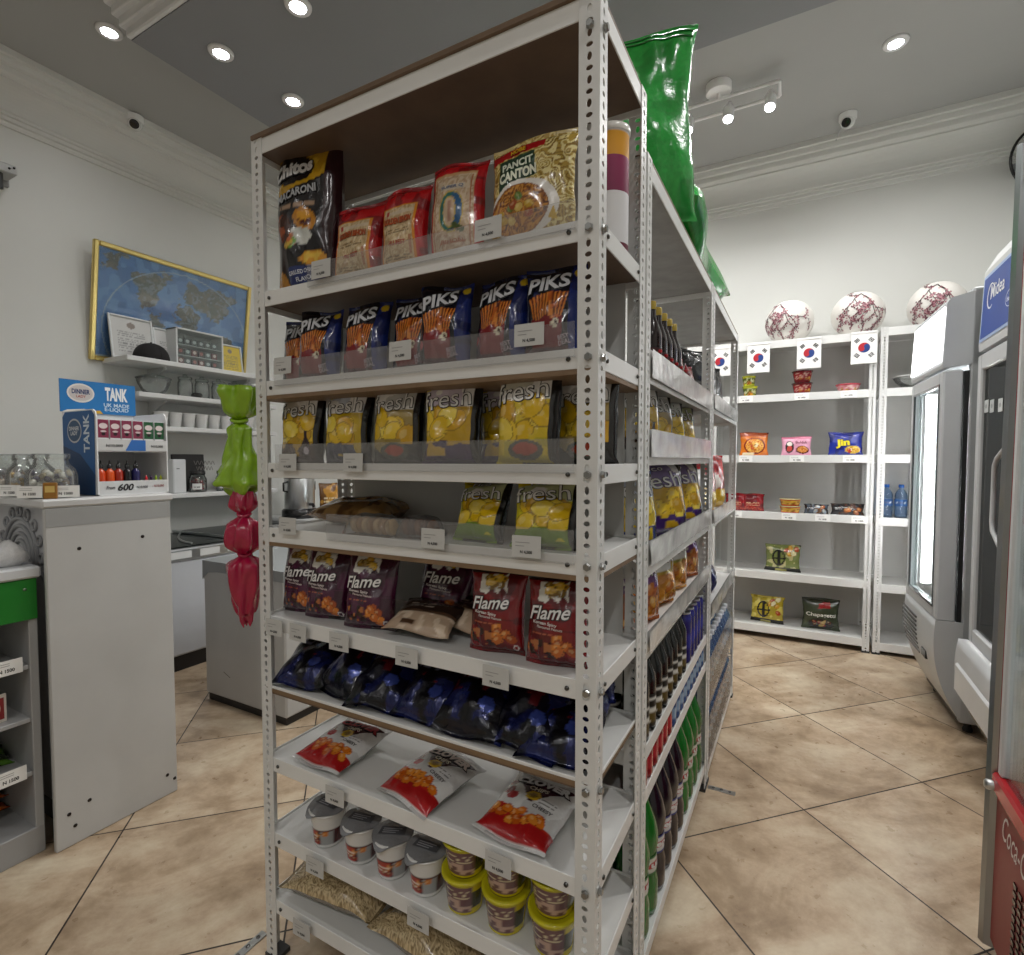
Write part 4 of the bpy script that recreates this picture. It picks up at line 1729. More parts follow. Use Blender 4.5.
flatpoly(m, mp, [(.001, .001), (.215, .001), (.218, .07), (.12, .14), (.001, .17)], '#16406e', .0009)
flatpoly(m, mp, ellpts(.085, .22, .05, .042, 24), '#c8ccd0', .0012)
flatpoly(m, mp, ellpts(.085, .22, .045, .036, 24), '#3a5a7e', .0015)
tx(m, 'DINNER\nLADY', mp, .085, .22, .07, .03, '#e8ecf0', off=.002)
tx(m, 'TANK', mp, .168, .21, .13, .04, '#d8e4f0', rot=R(90), off=.0015, bold=.03)
m.build('side_panel', t)
m = M()
mp = pmap((0, 0, 0), (0, 1, 0), (0, 0, 1))
box(m, -.0035, 0, .004, dw - .004, .004, .048, '#d4d5d5', 'print')
tx(m, '600', mp, .083, .026, .05, .024, '#15161a', shear=.25, bold=.03)
tx(m, 'From', mp, .037, .026, .026, .012, '#3a3b40', shear=.2)
tx(m, 'N10,000', mp, .135, .024, .036, .01, '#2a2a2e')
tx(m, '- N10,000', mp, .188, .026, .04, .01, '#8a2a2a')
box(m, -.0035, 0, .004, dw - .004, .152, .19, '#d4d5d5', 'print')
flatpoly(m, mp, [(.085, .152), (.15, .152), (.15, .19), (.105, .19)], '#2f6fc0', .0008)
tx(m, 'N10,000', mp, .052, .168, .05, .011, '#2a2a2e')
tx(m, 'N10,000', mp, .188, .168, .04, .01, '#2a2a2e')
m.build('front_lip', t)
m = M()
box(m, -.224, -.22, -.01, dw + .005, .29, .405, '#1c78bd', 'print')
mp = pmap((-.2198, -.01, .29), (0, 1, 0), (0, 0, 1))
flatpoly(m, mp, ellpts(.062, .07, .042, .034, 26), '#e6e2dc', .0006)
flatpoly(m, mp, ellpts(.062, .07, .037, .028, 26), '#cfc8c4', .0009)
tx(m, 'DINNER', mp, .062, .075, .055, .017, '#26386e', off=.0014, bold=.03)
tx(m, 'LADY', mp, .062, .058, .03, .009, '#b04a3a', off=.0014)
tx(m, 'TANK', mp, .175, .075, .075, .05, '#f2f5f8', off=.0008, bold=.05)
tx(m, 'UK MADE\nE-LIQUID', mp, .175, .025, .085, .032, '#d8ecfa', off=.0008, bold=.02)
flatpoly(m, mp, [(.004, .0), (.13, .0), (.12, .008), (.07, .014), (.02, .008)], '#e8e4da', .0007)
flatpoly(m, mp, [(.09, .0), (.13, .0), (.12, .012), (.1, .01)], '#d8a830', .001)
m.build('header_card', t)


def eliq(c):
    def f():
        m = M()
        box(m, -.016, .016, -.016, .016, 0, .088, '#e9e9ea', 'print', .001)
        mp = pmap((0, -.016, 0), (1, 0, 0), (0, 0, 1))
        flatpoly(m, mp, [(-.0155, .036), (.0155, .036), (.0155, .087), (-.0155, .087)], c, .0005)
        flatpoly(m, mp, ellpts(0, .069, .013, .008, 16), '#e8dada', .0009)
        flatpoly(m, mp, ellpts(0, .047, .006, .005, 12), '#241418', .0009)
        flatpoly(m, mp, ellpts(0, .054, .009, .003, 12), '#d8c8c8', .0009)
        mp2 = pmap((-.016, .016, 0), (0, -1, 0), (0, 0, 1))
        return m.build('liquid_carton')
    return f


k1, k2 = Kind(eliq('#8a2c4c'), 'carton'), Kind(eliq('#1f5a34'), 'carton')
for i in range(6):
    (k1 if i < 4 else k2).put((DX - .025, DY0 + .024 + .0355 * i, CT + .152), ('dark pink e-liquid carton, %s from the left on the stand' % ORD[i]) if i < 4 else 'dark green e-liquid carton on the stand, ' + ('next to the pink ones' if i == 4 else 'at the right end'), (0, 0, R(90)), 'e-liquid cartons on the stand', (1, 1, 1.2))


def vial(c, h=.07, r=.0125, capc='#1a1a1c'):
    def f():
        t = thing('liquid_bottle', '', '')
        m = M()
        lathe(m, [(r * .9, 0), (r, .003), (r, h * .62), (r * .9, h * .68), (r * .4, h * .74), (r * .4, h * .78)], c, 'plastic', 16)
        m.build('bottle', t)
        m = M()
        lathe(m, [(r * .55, h * .76), (r * .55, h * .86), (r * .25, h * .9), (r * .12, h), (0, h)], capc, 'plastic', 12)
        m.build('cap', t)
        return t
    return f


for i, (c, n) in enumerate((('#d8481a', 'bright orange'), ('#e0561c', 'light orange'), ('#a82a14', 'brick red'), ('#14141a', 'black'), ('#1c1a5a', 'dark violet'))):
    Kind(vial(c, .115, .0135), 'bottle').put((DX - .03, DY0 + .022 + .027 * i, CT + .004), n + ' small liquid bottle on the lower deck of the stand')
for i, (c, n) in enumerate((('#d81c30', 'red'), ('#3a1c4a', 'purple'), ('#9cc01c', 'lime green'), ('#b8c41c', 'yellow green'))):
    Kind(vial(c, .062, .008, c), 'lighter').put((DX - .025, DY0 + .162 + .0165 * i, CT + .004), n + ' lighter at the right end of the stand lower deck')

# ---------------------------------------------------------------- left wall: shelves, map, freezer
WS = (1.853, 1.64, 1.435, 1.0)
SY0, SY1 = 1.79, 2.76
for i, z in enumerate(WS):
    m = M()
    y0 = (SY0 - .06, SY0, 1.8, 1.8)[i]
    box(m, XL + .002, -3.56, y0, SY1, z - .03, z, '#d4d5d4', 'paint', .003)
    t = thing('wall_shelf', 'white board shelf on the left wall, ' + ('topmost, under the framed map', 'second from the top, with glass jars', 'third from the top, with white cups', 'lowest, above the chest freezer')[i], 'shelf')
    m.build('board', t)
    for y in (2.0, 2.6):
        m = M()
        prism(m, [(XL + .002, z - .03), (XL + .2, z - .03), (XL + .2, z - .04), (XL + .02, z - .12), (XL + .002, z - .12)], 'y', y - .008, y + .008, '#c0c1c0', 'paint')
        m.build('bracket', t)

# framed world map
t = thing('framed_map', 'gold framed blue world map hanging on the left wall', 'map', (XL + .012, 1.685, 1.868), (0, R(8), 0))
mw, mh = .98, .655
m = M()
nu, nv = 150, 100
U_, V_ = [a.ravel() for a in np.meshgrid(np.linspace(0, 1, nu), np.linspace(0, 1, nv))]
p = P(U_, V_, mw, mh, 3)
p.bg('#5a8acc')
p.noise('#4c7cbc', 14, .55)
p.noise('#709cd6', 22, .62)
land = '#625f5c'
rs = np.random.RandomState(2)
U0, V0_ = p.U, p.V
p.U = U0 + .06 * (vnoise(U0 * 22, V0_ * 16, 1) - .5) + .03 * (vnoise(U0 * 60, V0_ * 45, 2) - .5)
p.V = V0_ + .06 * (vnoise(U0 * 22, V0_ * 16, 5) - .5) + .03 * (vnoise(U0 * 60, V0_ * 45, 6) - .5)
for pts in ([(.17, .86), (.3, .9), (.4, .86), (.42, .8), (.36, .72), (.34, .62), (.3, .56), (.28, .52), (.25, .6), (.22, .72)], [(.3, .52), (.37, .5), (.41, .42), (.37, .3), (.34, .2), (.31, .3), (.29, .44)],
            [(.36, .92), (.44, .92), (.42, .84), (.38, .86)], [(.5, .82), (.56, .9), (.66, .86), (.8, .9), (.9, .84), (.88, .74), (.82, .66), (.78, .56), (.74, .62), (.7, .54), (.66, .64), (.6, .66), (.52, .7)],
            [(.5, .66), (.6, .64), (.66, .56), (.62, .44), (.58, .3), (.54, .34), (.52, .46), (.47, .54)], [(.8, .4), (.88, .42), (.9, .32), (.82, .28), (.78, .34)], [(.02, .96), (.16, .99), (.1, .82), (.03, .84)]):
    q = [(u + rs.uniform(-.012, .012), v + rs.uniform(-.012, .012)) for u, v in pts]
    ins = p.poly(q, land)
    p.noise('#7a6f66', 50, .55, ins)
    p.noise('#8a8f96', 70, .68, ins)
p.U, p.V = U0, V0_
e = p.ellm(.53, .3, .5, .66)
p.mask((e > .97) & (e < 1.0), '#a9bcd6')
p.rect(0, 1, 0, .015, '#c8ccd2')
m.add(np.stack([np.full(len(U_), .008), U_ * mw, V_ * mh], -1), gridfaces(nu, nv), p.c, 'print')
box(m, 0, .006, 0, mw, 0, mh, '#5a5a5a', 'matte')
m.build('map_sheet', t)
m = M()
for (y0, y1, z0, z1) in ((-.03, 0, -.03, mh + .03), (mw, mw + .03, -.03, mh + .03), (0, mw, -.03, 0), (0, mw, mh, mh + .03)):
    box(m, -.004, .024, y0, y1, z0, z1, '#e6cf86', 'metal', .006)
m.build('frame', t)
m = M()
box(m, .0125, .0145, 0, mw, 0, mh, '#f2f6f6', 'glass')
m.build('glass', t)

zA = WS[0]


def framed_doc(w, h, c, frame, seed, ttl):
    def f():
        t = thing('framed_document', '', '')
        m = M()
        nu, nv = 40, 40
        U_, V_ = [a.ravel() for a in np.meshgrid(np.linspace(0, 1, nu), np.linspace(0, 1, nv))]
        p = P(U_, V_, w, h, seed)
        p.bg(c)
        p.lines(.15, .85, .15, .7, 9, '#6a6a6a', .7)
        p.ell(.5, .82, .1, .08, '#8a8078')
        m.add(np.stack([np.full(len(U_), .006), U_ * w, V_ * h], -1), gridfaces(nu, nv), p.c, 'print')
        box(m, 0, .005, 0, w, 0, h, c, 'matte')
        m.build('sheet', t)
        m = M()
        for (y0, y1, z0, z1) in ((-.012, 0, -.012, h + .012), (w, w + .012, -.012, h + .012), (0, w, -.012, 0), (0, w, h, h + .012)):
            box(m, -.002, .014, y0, y1, z0, z1, frame, 'paint', .003)
        m.build('frame', t)
        return t
    return f


Kind(framed_doc(.23, .255, '#c9c9c6', '#d6d8d8', 5, ''), 'document').put((XL + .115, 1.745, zA + .013), 'pale framed document leaning below the map, left of the black cap', (0, R(-9), 0))
Kind(framed_doc(.19, .22, '#d6d6d4', '#dcdede', 6, ''), 'document').put((XL + .115, 2.0, zA + .013), 'pale framed document leaning below the map, behind the black cap', (0, R(-9), 0))
Kind(framed_doc(.16, .2, '#d0b850', '#c9ccc8', 7, ''), 'document').put((XL + .12, 2.44, zA + .013), 'yellow framed document leaning right of the glass show case', (0, R(-9), 0))
# small glass show case with packs
t = thing('show_case', 'white framed glass case with red and grey packs on the top wall shelf', 'show case', (-3.79, 2.07, zA))
m = M()
w, h, d = .33, .25, .14
for (x0, x1, y0, y1, z0, z1) in ((0, d, 0, .012, 0, h), (0, d, w - .012, w, 0, h), (0, d, 0, w, 0, .012), (0, d, 0, w, h - .012, h), (0, .005, 0, w, 0, h)):
    box(m, x0, x1, y0, y1, z0, z1, '#c9cbca', 'paint', .002)
m.build('frame', t)
for z in (.075, .145):
    m = M()
    box(m, .006, d - .01, .013, w - .013, z - .005, z, '#b9bbba', 'paint')
    m.build('shelf', t)
m = M()
box(m, d - .006, d - .003, .012, w - .012, .012, h - .012, '#eef2f2', 'glass')
m.build('glass', t)
rr = random.Random(8)
kp = [Kind((lambda c, c2: (lambda: (lambda m: (box(m, -.02, .02, -.011, .011, 0, .046, c, 'print', .001), flatpoly(m, pmap((0, -.011, 0), (1, 0, 0), (0, 0, 1)), ellpts(0, .028, .012, .012, 14), c2, .0006), m.build('small_pack'))[-1])(M())))(c, c2), 'pack') for c, c2 in (('#6a1c22', '#e0c8c0'), ('#55585a', '#c0c4c4'), ('#3a2224', '#a8524a'))]
nm = ('dark red', 'grey', 'brown')
for r_, z in enumerate((.012, .075, .145)):
    for c_ in range(6):
        k = (0, 1, 2)[(r_ * 2 + c_ * (1 + r_)) % 3]
        kp[k].put((-3.79 + .1, 2.07 + .045 + .047 * c_, zA + z), '%s small pack, %s from the left on the %s row of the show case' % (nm[k], ORD[c_], ('bottom', 'middle', 'top')[r_]), (0, 0, R(90)), 'packs in the show case')
# cap
t = thing('baseball_cap', 'black cap with a small white crest on the top wall shelf', 'cap', (-3.66, 1.92, zA), (0, 0, R(-55)))
m = M()
a = np.linspace(0, PI / 2, 12)
lathe(m, [(.1 * math.cos(q) ** .8, .004 + .105 * math.sin(q)) for q in a[:-1]] + [(0, .11)], '#161415', 'cloth', 28, caps=False)
lathe(m, [(.092, .004), (.1, .004)], '#161415', 'cloth', 28, caps=False)
for k in range(6):
    b = k / 6 * 2 * PI
    tube(m, [(.1005 * math.cos(q) ** .8 * math.cos(b), .1005 * math.cos(q) ** .8 * math.sin(b), .004 + .1055 * math.sin(q)) for q in a[:-1]], .0012, '#0c0b0b', 'cloth', 5)
m.build('crown', t)
m = M()
n = 16
v = []
for i in range(n + 1):
    an = -1.25 + 2.5 * i / n - PI / 2
    for s, rr_ in ((0, .095), (1, .1 + .065 * math.cos((an + PI / 2) * 1.2))):
        v.append((rr_ * math.cos(an), rr_ * math.sin(an), .014 - .012 * s * abs(math.sin(an + PI / 2)) - .006 * s))
v = np.array(v)
F = [(2 * i, 2 * i + 1, 2 * i + 3, 2 * i + 2) for i in range(n)]
m.add(v + (0, 0, .003), F, '#181617', 'cloth', True)
m.add(v, [q[::-1] for q in F], '#181617', 'cloth', True)
m.build('brim', t)
m = M()
mp = lambda X, Y: ((lambda al, be: np.stack([.103 * np.cos(be) * np.cos(al), .103 * np.cos(be) * np.sin(al), .004 + .108 * np.sin(be)], -1))(X / .1 - PI / 2, Y / .1), np.stack([np.cos(X / .1 - PI / 2), np.sin(X / .1 - PI / 2), 0 * X], -1))
flatpoly(m, mp, [(-.006, .03), (.004, .032), (.012, .045), (.01, .06), (-.002, .062), (-.011, .05)], '#c9c9c9', .001)
m.build('crest', t)
m = M()
sphere(m, (0, 0, .112), .007, '#161415', 'cloth', 10, 6)
m.build('button', t)

# glass bowl and jars on the second shelf
zB = WS[1]
t = thing('glass_bowl', 'clear glass bowl at the left end of the second wall shelf', 'bowl', (-3.69, 1.945, zB))
m = M()
lathe(m, [(.045, 0), (.05, .004), (.07, .03), (.09, .07), (.098, .105), (.095, .105), (.086, .07), (.066, .033), (.046, .008), (0, .006)], '#dfe6e6', 'jarglass', 32)
m.build('bowl', t)
m = M()
lathe(m, [(.1, .104), (.102, .108), (.06, .124), (.015, .128), (.012, .14), (0, .142)], '#e4e8e8', 'glass', 28)
m.build('lid', t)


def glass_jar():
    t = thing('glass_jar', '', '')
    m = M()
    out = [(.04, 0), (.046, .005), (.046, .1), (.04, .115), (.038, .125)]
    lathe(m, out + [(r - .003, max(z, .005)) for r, z in out[::-1]] + [(0, .005)], '#e6ebeb', 'jarglass', 24)
    m.build('jar', t)
    m = M()
    lathe(m, [(.041, .123), (.043, .125), (.043, .14), (.02, .144), (.012, .15), (.012, .158), (0, .16)], '#d5d8d8', 'glass', 24)
    m.build('lid', t)
    return t


KJ = Kind(glass_jar, 'jar')
for i, y in enumerate((2.14, 2.255, 2.375, 2.5, 2.62)):
    KJ.put((-3.68, y, zB), 'clear lidded glass jar on the second wall shelf, %s from the glass bowl' % ORD[i], group='glass jars on the second wall shelf')
m = M()
lathe(m, [(.02, 0), (.03, .006), (.034, .02), (.028, .03), (.012, .034), (0, .035)], '#242424', 'plastic', 18)
tag(m.build('small_black_dish', None, (-3.6, 2.17, zB)), 'small black dish in front of the first glass jar', 'dish')


def wcup():
    t = thing('white_cup', '', '')
    m = M()
    out = [(.026, 0), (.03, .002), (.041, .095), (.043, .097)]
    lathe(m, out + [(.039, .096), (.028, .004), (0, .004)], '#e4e4e2', 'matte', 24)
    m.build('cup', t)
    m = M()
    tube(m, [(.0425 * math.cos(a), .0425 * math.sin(a), .097) for a in np.linspace(0, 2 * PI, 24)[:-1]], .002, '#eeeeec', 'matte', 6, True)
    m.build('rim', t)
    return t


KQ = Kind(wcup, 'cup')
for i in range(8):
    KQ.put((-3.66, 1.97 + .088 * i, WS[2]), 'plain white cup on the third wall shelf, %s from the left' % ORD[i], group='white cups on the third wall shelf')
# lowest shelf
zD = WS[3]
m = M()
box(m, -.05, .05, -.042, .042, 0, .225, '#d2d4d6', 'plastic', .006)
flatpoly(m, pmap((.05, -.042, 0), (0, 1, 0), (0, 0, 1)), [(.02, .16), (.04, .16), (.04, .165), (.02, .165)], '#3a3c40', .0008)
tag(m.build('white_box', None, (-3.65, 2.045, zD)), 'plain white upright box on the lowest wall shelf', 'box')
m = M()
box(m, -.01, .01, -.11, .11, 0, .26, '#151314', 'print', .002)
mp = pmap((.01, -.11, 0), (0, 1, 0), (0, 0, 1))
for q_, z_ in ((.075, .2), (.06, .16)):
    tube(m, [(.011, .11 + q_ * s_, z_ + .014 * math.sin(s_ * 17)) for s_ in np.linspace(-1, 1, 40)], .0018, '#8f8a86', 'print', 5)
tag(m.build('black_board', None, (-3.76, 2.2, zD), (0, R(-4), 0)), 'black board with pale flowing script lines on the lowest wall shelf', 'board')


def sweets_jar(cols, seed):
    def f():
        t = thing('sweets_jar', '', '')
        m = M()
        rs = random.Random(seed)
        out = [(.045, 0), (.055, .006), (.056, .09), (.044, .112), (.044, .125)]
        lathe(m, out + [(r - .003, max(z, .005)) for r, z in out[::-1]] + [(0, .005)], '#d8dcdc', 'glass', 24)
        m.build('jar', t)
        m = M()
        for k in range(44):
            a, rr_, z = rs.uniform(0, 6.28), rs.uniform(0, .042), rs.uniform(.014, .1)
            sphere(m, (rr_ * math.cos(a), rr_ * math.sin(a), z), .011, rs.choice(cols), 'foil', 8, 6)
        m.build('sweets', t)['kind'] = 'stuff'
        m = M()
        lathe(m, [(.047, .122), (.048, .126), (.048, .142), (.044, .145), (0, .145)], '#1c1a1b', 'plastic', 24)
        m.build('lid', t)
        m = M()
        mp = cmap(.0575)
        f_ = lambda X, Y: mp(X, Y)
        X, Y = [q.ravel() for q in np.meshgrid(np.linspace(-.03, .03, 8), np.linspace(.02, .06, 2))]
        pts, nn = f_(X, Y)
        m.add(pts, gridfaces(8, 2), '#e2e2e0', 'print', True)
        tx(m, 'N 500', mp, 0, .036, .036, .01, '#2a2a2a', off=.0008)
        m.build('price_label', t)
        return t
    return f


Kind(sweets_jar(('#7a1420', '#b02a34', '#e0c8c0', '#4a1c24'), 3), 'jar').put((-3.64, 2.185, zD), 'black lidded jar of dark red sweets with a price label', (0, 0, R(55)))
Kind(sweets_jar(('#c83a2c', '#e0d8c0', '#6a8a3a', '#d8a02c'), 4), 'jar').put((-3.63, 2.37, zD), 'black lidded jar of mixed bright sweets with a price label', (0, 0, R(55)))
m = M()
lathe(m, [(.05, 0), (.06, .004), (.08, .06), (.085, .1), (.08, .1), (.072, .06), (.05, .008), (0, .008)], '#141415', 'plastic', 28)
tag(m.build('black_bowl', None, (-3.74, 2.5, zD)), 'black bowl behind the sweets jars on the lowest wall shelf', 'bowl')

# chest freezer with glass lids along the wall
t = thing('chest_freezer', 'white chest freezer with a flat glass lid, along the left wall', 'freezer', (-3.84, 1.45, 0))
fw, fl = .72, 1.33
m = M()
box(m, 0, fw, 0, fl, .09, .64, '#c6cad0', 'paint', .012)
m.build('body', t)
m = M()
box(m, .03, fw - .02, .02, fl - .02, 0, .09, '#1c1c1e', 'paint')
m.build('plinth', t)
m = M()
for (x0, x1, y0, y1) in ((0, fw + .012, -.006, .05), (0, fw + .012, fl - .05, fl + .006), (0, .05, .05, fl - .05), (fw - .04, fw + .012, .05, fl - .05)):
    box(m, x0, x1, y0, y1, .64, .71, '#b9bcbe', 'metal', .008)
rim = m.build('rim', t)
m = M()
for k in range(7):
    box(m, fw + .012, fw + .0135, .08 + .17 * k, .2 + .17 * k, .655, .695, '#dcdedd', 'print')
m.build('price_strip', rim)
m = M()
box(m, .05, fw - .04, .05, fl - .05, .5, .52, '#5a5f62', 'paint')
m.build('interior', t)
for (a, b, z) in ((.03, .69, .712), (.66, 1.3, .722)):
    m = M()
    box(m, .03, fw - .02, a, b, z, z + .006, '#8b9290', 'darkglass')
    g_ = m.build('glass_lid', t)
    m = M()
    for y in (a, b):
        box(m, .03, fw - .01, y - .01, y + .01, z - .001, z + .014, '#c9cccc', 'metal', .003)
    tube(m, [(.1 + .55 * q, b - .02 - .25 * math.sin(q * 1.5), z + .012) for q in np.linspace(0, 1, 8)], .006, '#d8dada', 'metal', 8)
    m.build('lid_rail', g_)

# grey white chest in front of it
t = thing('storage_chest', 'grey white chest with a rounded grey lid edge, behind the left shelf post', 'chest', (-2.645, 1.605, 0))
w, d = .605, .6
m = M()
box(m, 0, w, 0, d, .035, .7, '#bcbdbc', 'paint', .008)
m.build('body', t)
m = M()
box(m, .01, w - .01, .01, d - .01, 0, .036, '#1d1d1e', 'paint')
m.build('plinth', t)
m = M()
pr = [(-.002, .62), (.04, .655), (.12, .665), (w + .002, .665), (w + .002, .715), (.0, .715)]
prism(m, pr, 'y', -.004, d + .004, '#8f9394', 'paint')
m.build('lid', t)
m = M()
rs = random.Random(3)
for k in range(1):
    x, z = rs.uniform(.1, .3), rs.uniform(.07, .25)
    flatpoly(m, pmap((0, -.0005, 0), (1, 0, 0), (0, 0, 1)), [(x, z), (x + .05, z - .02), (x + .055, z - .017), (x + .002, z + .004)], '#77726c', .0005)
m.build('scuff', t)

# low white cabinet with the kettle beyond the freezer
t = thing('side_cabinet', 'low white cabinet beyond the chest freezer carrying the steel urn', 'cabinet', (-3.84, 2.83, 0))
m = M()
box(m, 0, .6, 0, .9, .06, .73, '#c9cac9', 'paint', .004)
box(m, .02, .56, .02, .88, 0, .06, '#333333', 'paint')
m.build('body', t)
m = M()
box(m, -.0, .62, -.01, .91, .73, .76, '#d6d7d6', 'paint', .004)
m.build('top', t)
for y in (.02, .46):
    m = M()
    box(m, .6, .618, y, y + .42, .09, .71, '#d0d1d0', 'paint', .004)
    dd = m.build('door', t)
    m = M()
    tube(m, [(.618, y + .38, .45), (.64, y + .38, .46), (.64, y + .38, .56), (.618, y + .38, .57)], .006, '#8a8a8a', 'metal')
    m.build('handle', dd)
t = thing('hot_water_urn', 'steel and black hot water urn seen through the fourth shelf gap', 'urn', (-3.52, 2.93, .76))
m = M()
lathe(m, [(.13, 0), (.135, .01), (.135, .06), (.12, .075)], '#141415', 'plastic', 28)
m.build('base', t)
m = M()
lathe(m, [(.112, .07), (.115, .08), (.115, .31), (.11, .32)], '#c8c9ca', 'metal', 32)
m.build('tank', t)
m = M()
lathe(m, [(.118, .315), (.12, .325), (.11, .35), (.05, .37), (.02, .372), (.018, .395), (0, .4)], '#18181a', 'plastic', 28)
m.build('lid', t)
m = M()
tube(m, [(.115, 0, .11), (.15, 0, .11), (.16, 0, .09)], .012, '#1a1a1b', 'plastic')
m.build('tap', t)
for s in (-1, 1):
    m = M()
    tube(m, [(0, s * .113, .29), (0, s * .15, .28), (0, s * .15, .22), (0, s * .113, .21)], .008, '#1a1a1b', 'plastic')
    m.build('handle', t)
Kind(packet(.16, .24, .06, p_plain('#6a4418', '#c08a30', '#e8d8b0'), 33), 'packet').put((-3.44, 3.17, .76), 'brown and gold packet standing beside the steel urn', (R(-4), 0, R(50)))
m = M()
lathe(m, [(.04, 0), (.045, .003), (.07, .06), (.068, .06), (.042, .006), (0, .006)], '#dcdcda', 'plastic', 24)
tag(m.build('white_bowl', None, (-3.33, 3.02, .76)), 'white bowl in front of the brown packet by the steel urn', 'bowl')
# ---------------------------------------------------------------- real size of the room (60 cm floor tiles)
KS = 1.057
bpy.context.view_layer.update()
for o in list(SC.objects):
    if o.parent is None and o.type != 'CAMERA':
        o.location = o.location * KS
        if o.type == 'LIGHT':
            continue
        o.scale = o.scale * KS
cam.location = (0, 0, 1.22 * KS)

# the gondola: end unit facing the camera, two units behind it facing the aisle
ZO = .07  # the gondola stands on the same floor as the rest of the room
L1 = [z + ZO for z in (.095, .272, .467, .652, .83, 1.052, 1.212, 1.413, 1.63)]
UX0, UX1, UY0, UY1 = -1.195, -.304, .868, 1.168
U = shelf_unit('white slotted-angle shelf unit nearest the camera, loaded with snacks', UX0, UX1, UY0, UY1, 2.07, L1, brown=(3, 5, 7), thin=(3,),
               back=[(-1.155, -.345, 1.16, 1.164, 1.12, 2.02), (-1.155, -.345, 1.16, 1.164, .76, 1.09)], under='#6b5848')
for (z, a, b) in ((L1[8], -1.0, -.345), (L1[7], -1.12, -.345), (L1[6], -1.12, -.345), (L1[5], -.95, -.345)):
    m = M()
    box(m, a - UX0, b - UX0, -.006, -.0045, z - .016, z + (.034 if z > 1.6 else .045), '#dddddd', 'guard')
    box(m, a - UX0, b - UX0, -.0045, .0005, z - .016, z - .014, '#dddddd', 'guard')
    m.build('clear_guard', U)
for z in list(L1) + [2.03]:
    for (x, y, ax) in ((-.321, .866, 'y'), (-.302, .884, 'x')):
        m = M()
        m.T = Matrix.Translation((x - UX0, y - UY0, z - .018)) @ (Euler((R(90), 0, 0)) if ax == 'y' else Euler((0, R(90), 0))).to_matrix().to_4x4()
        lathe(m, [(.0075, 0), (.0075, .002), (.006, .004), (.006, .004), (.0058, .007), (0, .007)], '#9a9b99', 'metal', 6, smooth=False)
        m.build('bolt', U)

L2 = [z + ZO for z in (.035, .445, .55, .79, .985, 1.243, 1.43)]
L3 = [z + ZO for z in (-.015, .61, .985, 1.44)]
V0, V1 = 1.176, 2.165
U2 = shelf_unit('long white slotted shelf unit in the aisle, joined to the near end unit', -.604, -.302, V0, V1, 1.955, L2,
                back=[(-.6, -.598, V0 + .04, V1 - .04, .12, 1.3)], under='#8b8b88')
U3 = shelf_unit('far white slotted shelf unit with water bottles, end of the aisle row', -.604, -.302, 2.18, 3.1, 1.955, L3, under='#8b8b88')
# marbled film strips stuck along the aisle side lips
def film_strip(par, ox, oy, y0, y1, z0, z1):
    m = M()
    n = 24
    ys = np.linspace(y0, y1, n)
    zs = np.linspace(z0, z1, 5)
    Yg, Zg = np.meshgrid(ys, zs)
    Y, Z = Yg.ravel(), Zg.ravel()
    c = lin('#dededc') * np.ones((len(Y), 1))
    n1 = vnoise(Y * 30 + Z * 25, Z * 9)[:, None]
    n2 = vnoise(Y * 70 - Z * 20, Z * 20 + 5)[:, None]
    c = c * (1.15 - .42 * n1 - .3 * n2)
    X = .0035 + .004 * vnoise(Y * 26, Z * 30, 3)
    m.add(np.stack([X + .302 + ox * 0, Y, Z], -1), gridfaces(n, 5), c, 'film', True)
    m.add(np.stack([X * 0 + .301, Y, Z], -1), gridfaces(n, 5, True), '#c4c4c2', 'film')
    return m.build('film_strip', par)


for par, y0, y1, rows in ((U2, .04, .985 - .03, ((1.476, 1.54), (1.296, 1.36), (1.044, 1.102), (.842, .892))), (U3, .04, .88, ((1.49, 1.55), (1.035, 1.09), (.655, .715)))):
    for z0, z1 in rows:
        film_strip(par, 0, 0, y0, y1, z0, z1)
# steel foot plate standing out on the floor, and the one at the near left post
for nm, lb, x, y, rz in (('foot_plate', 'small steel foot plate on the tiles beside the aisle shelf post', -.245, 2.17, 0), ('foot_plate', 'steel foot plate on the floor at the near left shelf post', -1.26, .86, R(90))):
    m = M()
    box(m, -.05, .05, -.012, .012, 0, .003, '#b9bab8', 'metal', .001)
    for s in (-.03, 0, .03):
        lathe(m, [(.006, .003), (.005, .006), (0, .007)], '#777777', 'metal', 6, c=(s, 0, 0))
    tag(m.build(nm, None, (x, y, 0), (0, 0, rz)), lb, 'bracket')

# ---------------------------------------------------------------- goods on the end unit
SH = [z - .0055 for z in L1]


def bagkind(name, w, h, d, paint, seed, texts=(), back='#15151a', nu=56, nv=72, mat='film', cat='snack bag', **kw):
    def f():
        m = M()
        make_bag(m, w, h, d, paint, seed, nu, nv, back, mat, texts=texts, **kw)
        return m.build(name)
    return Kind(f, cat)


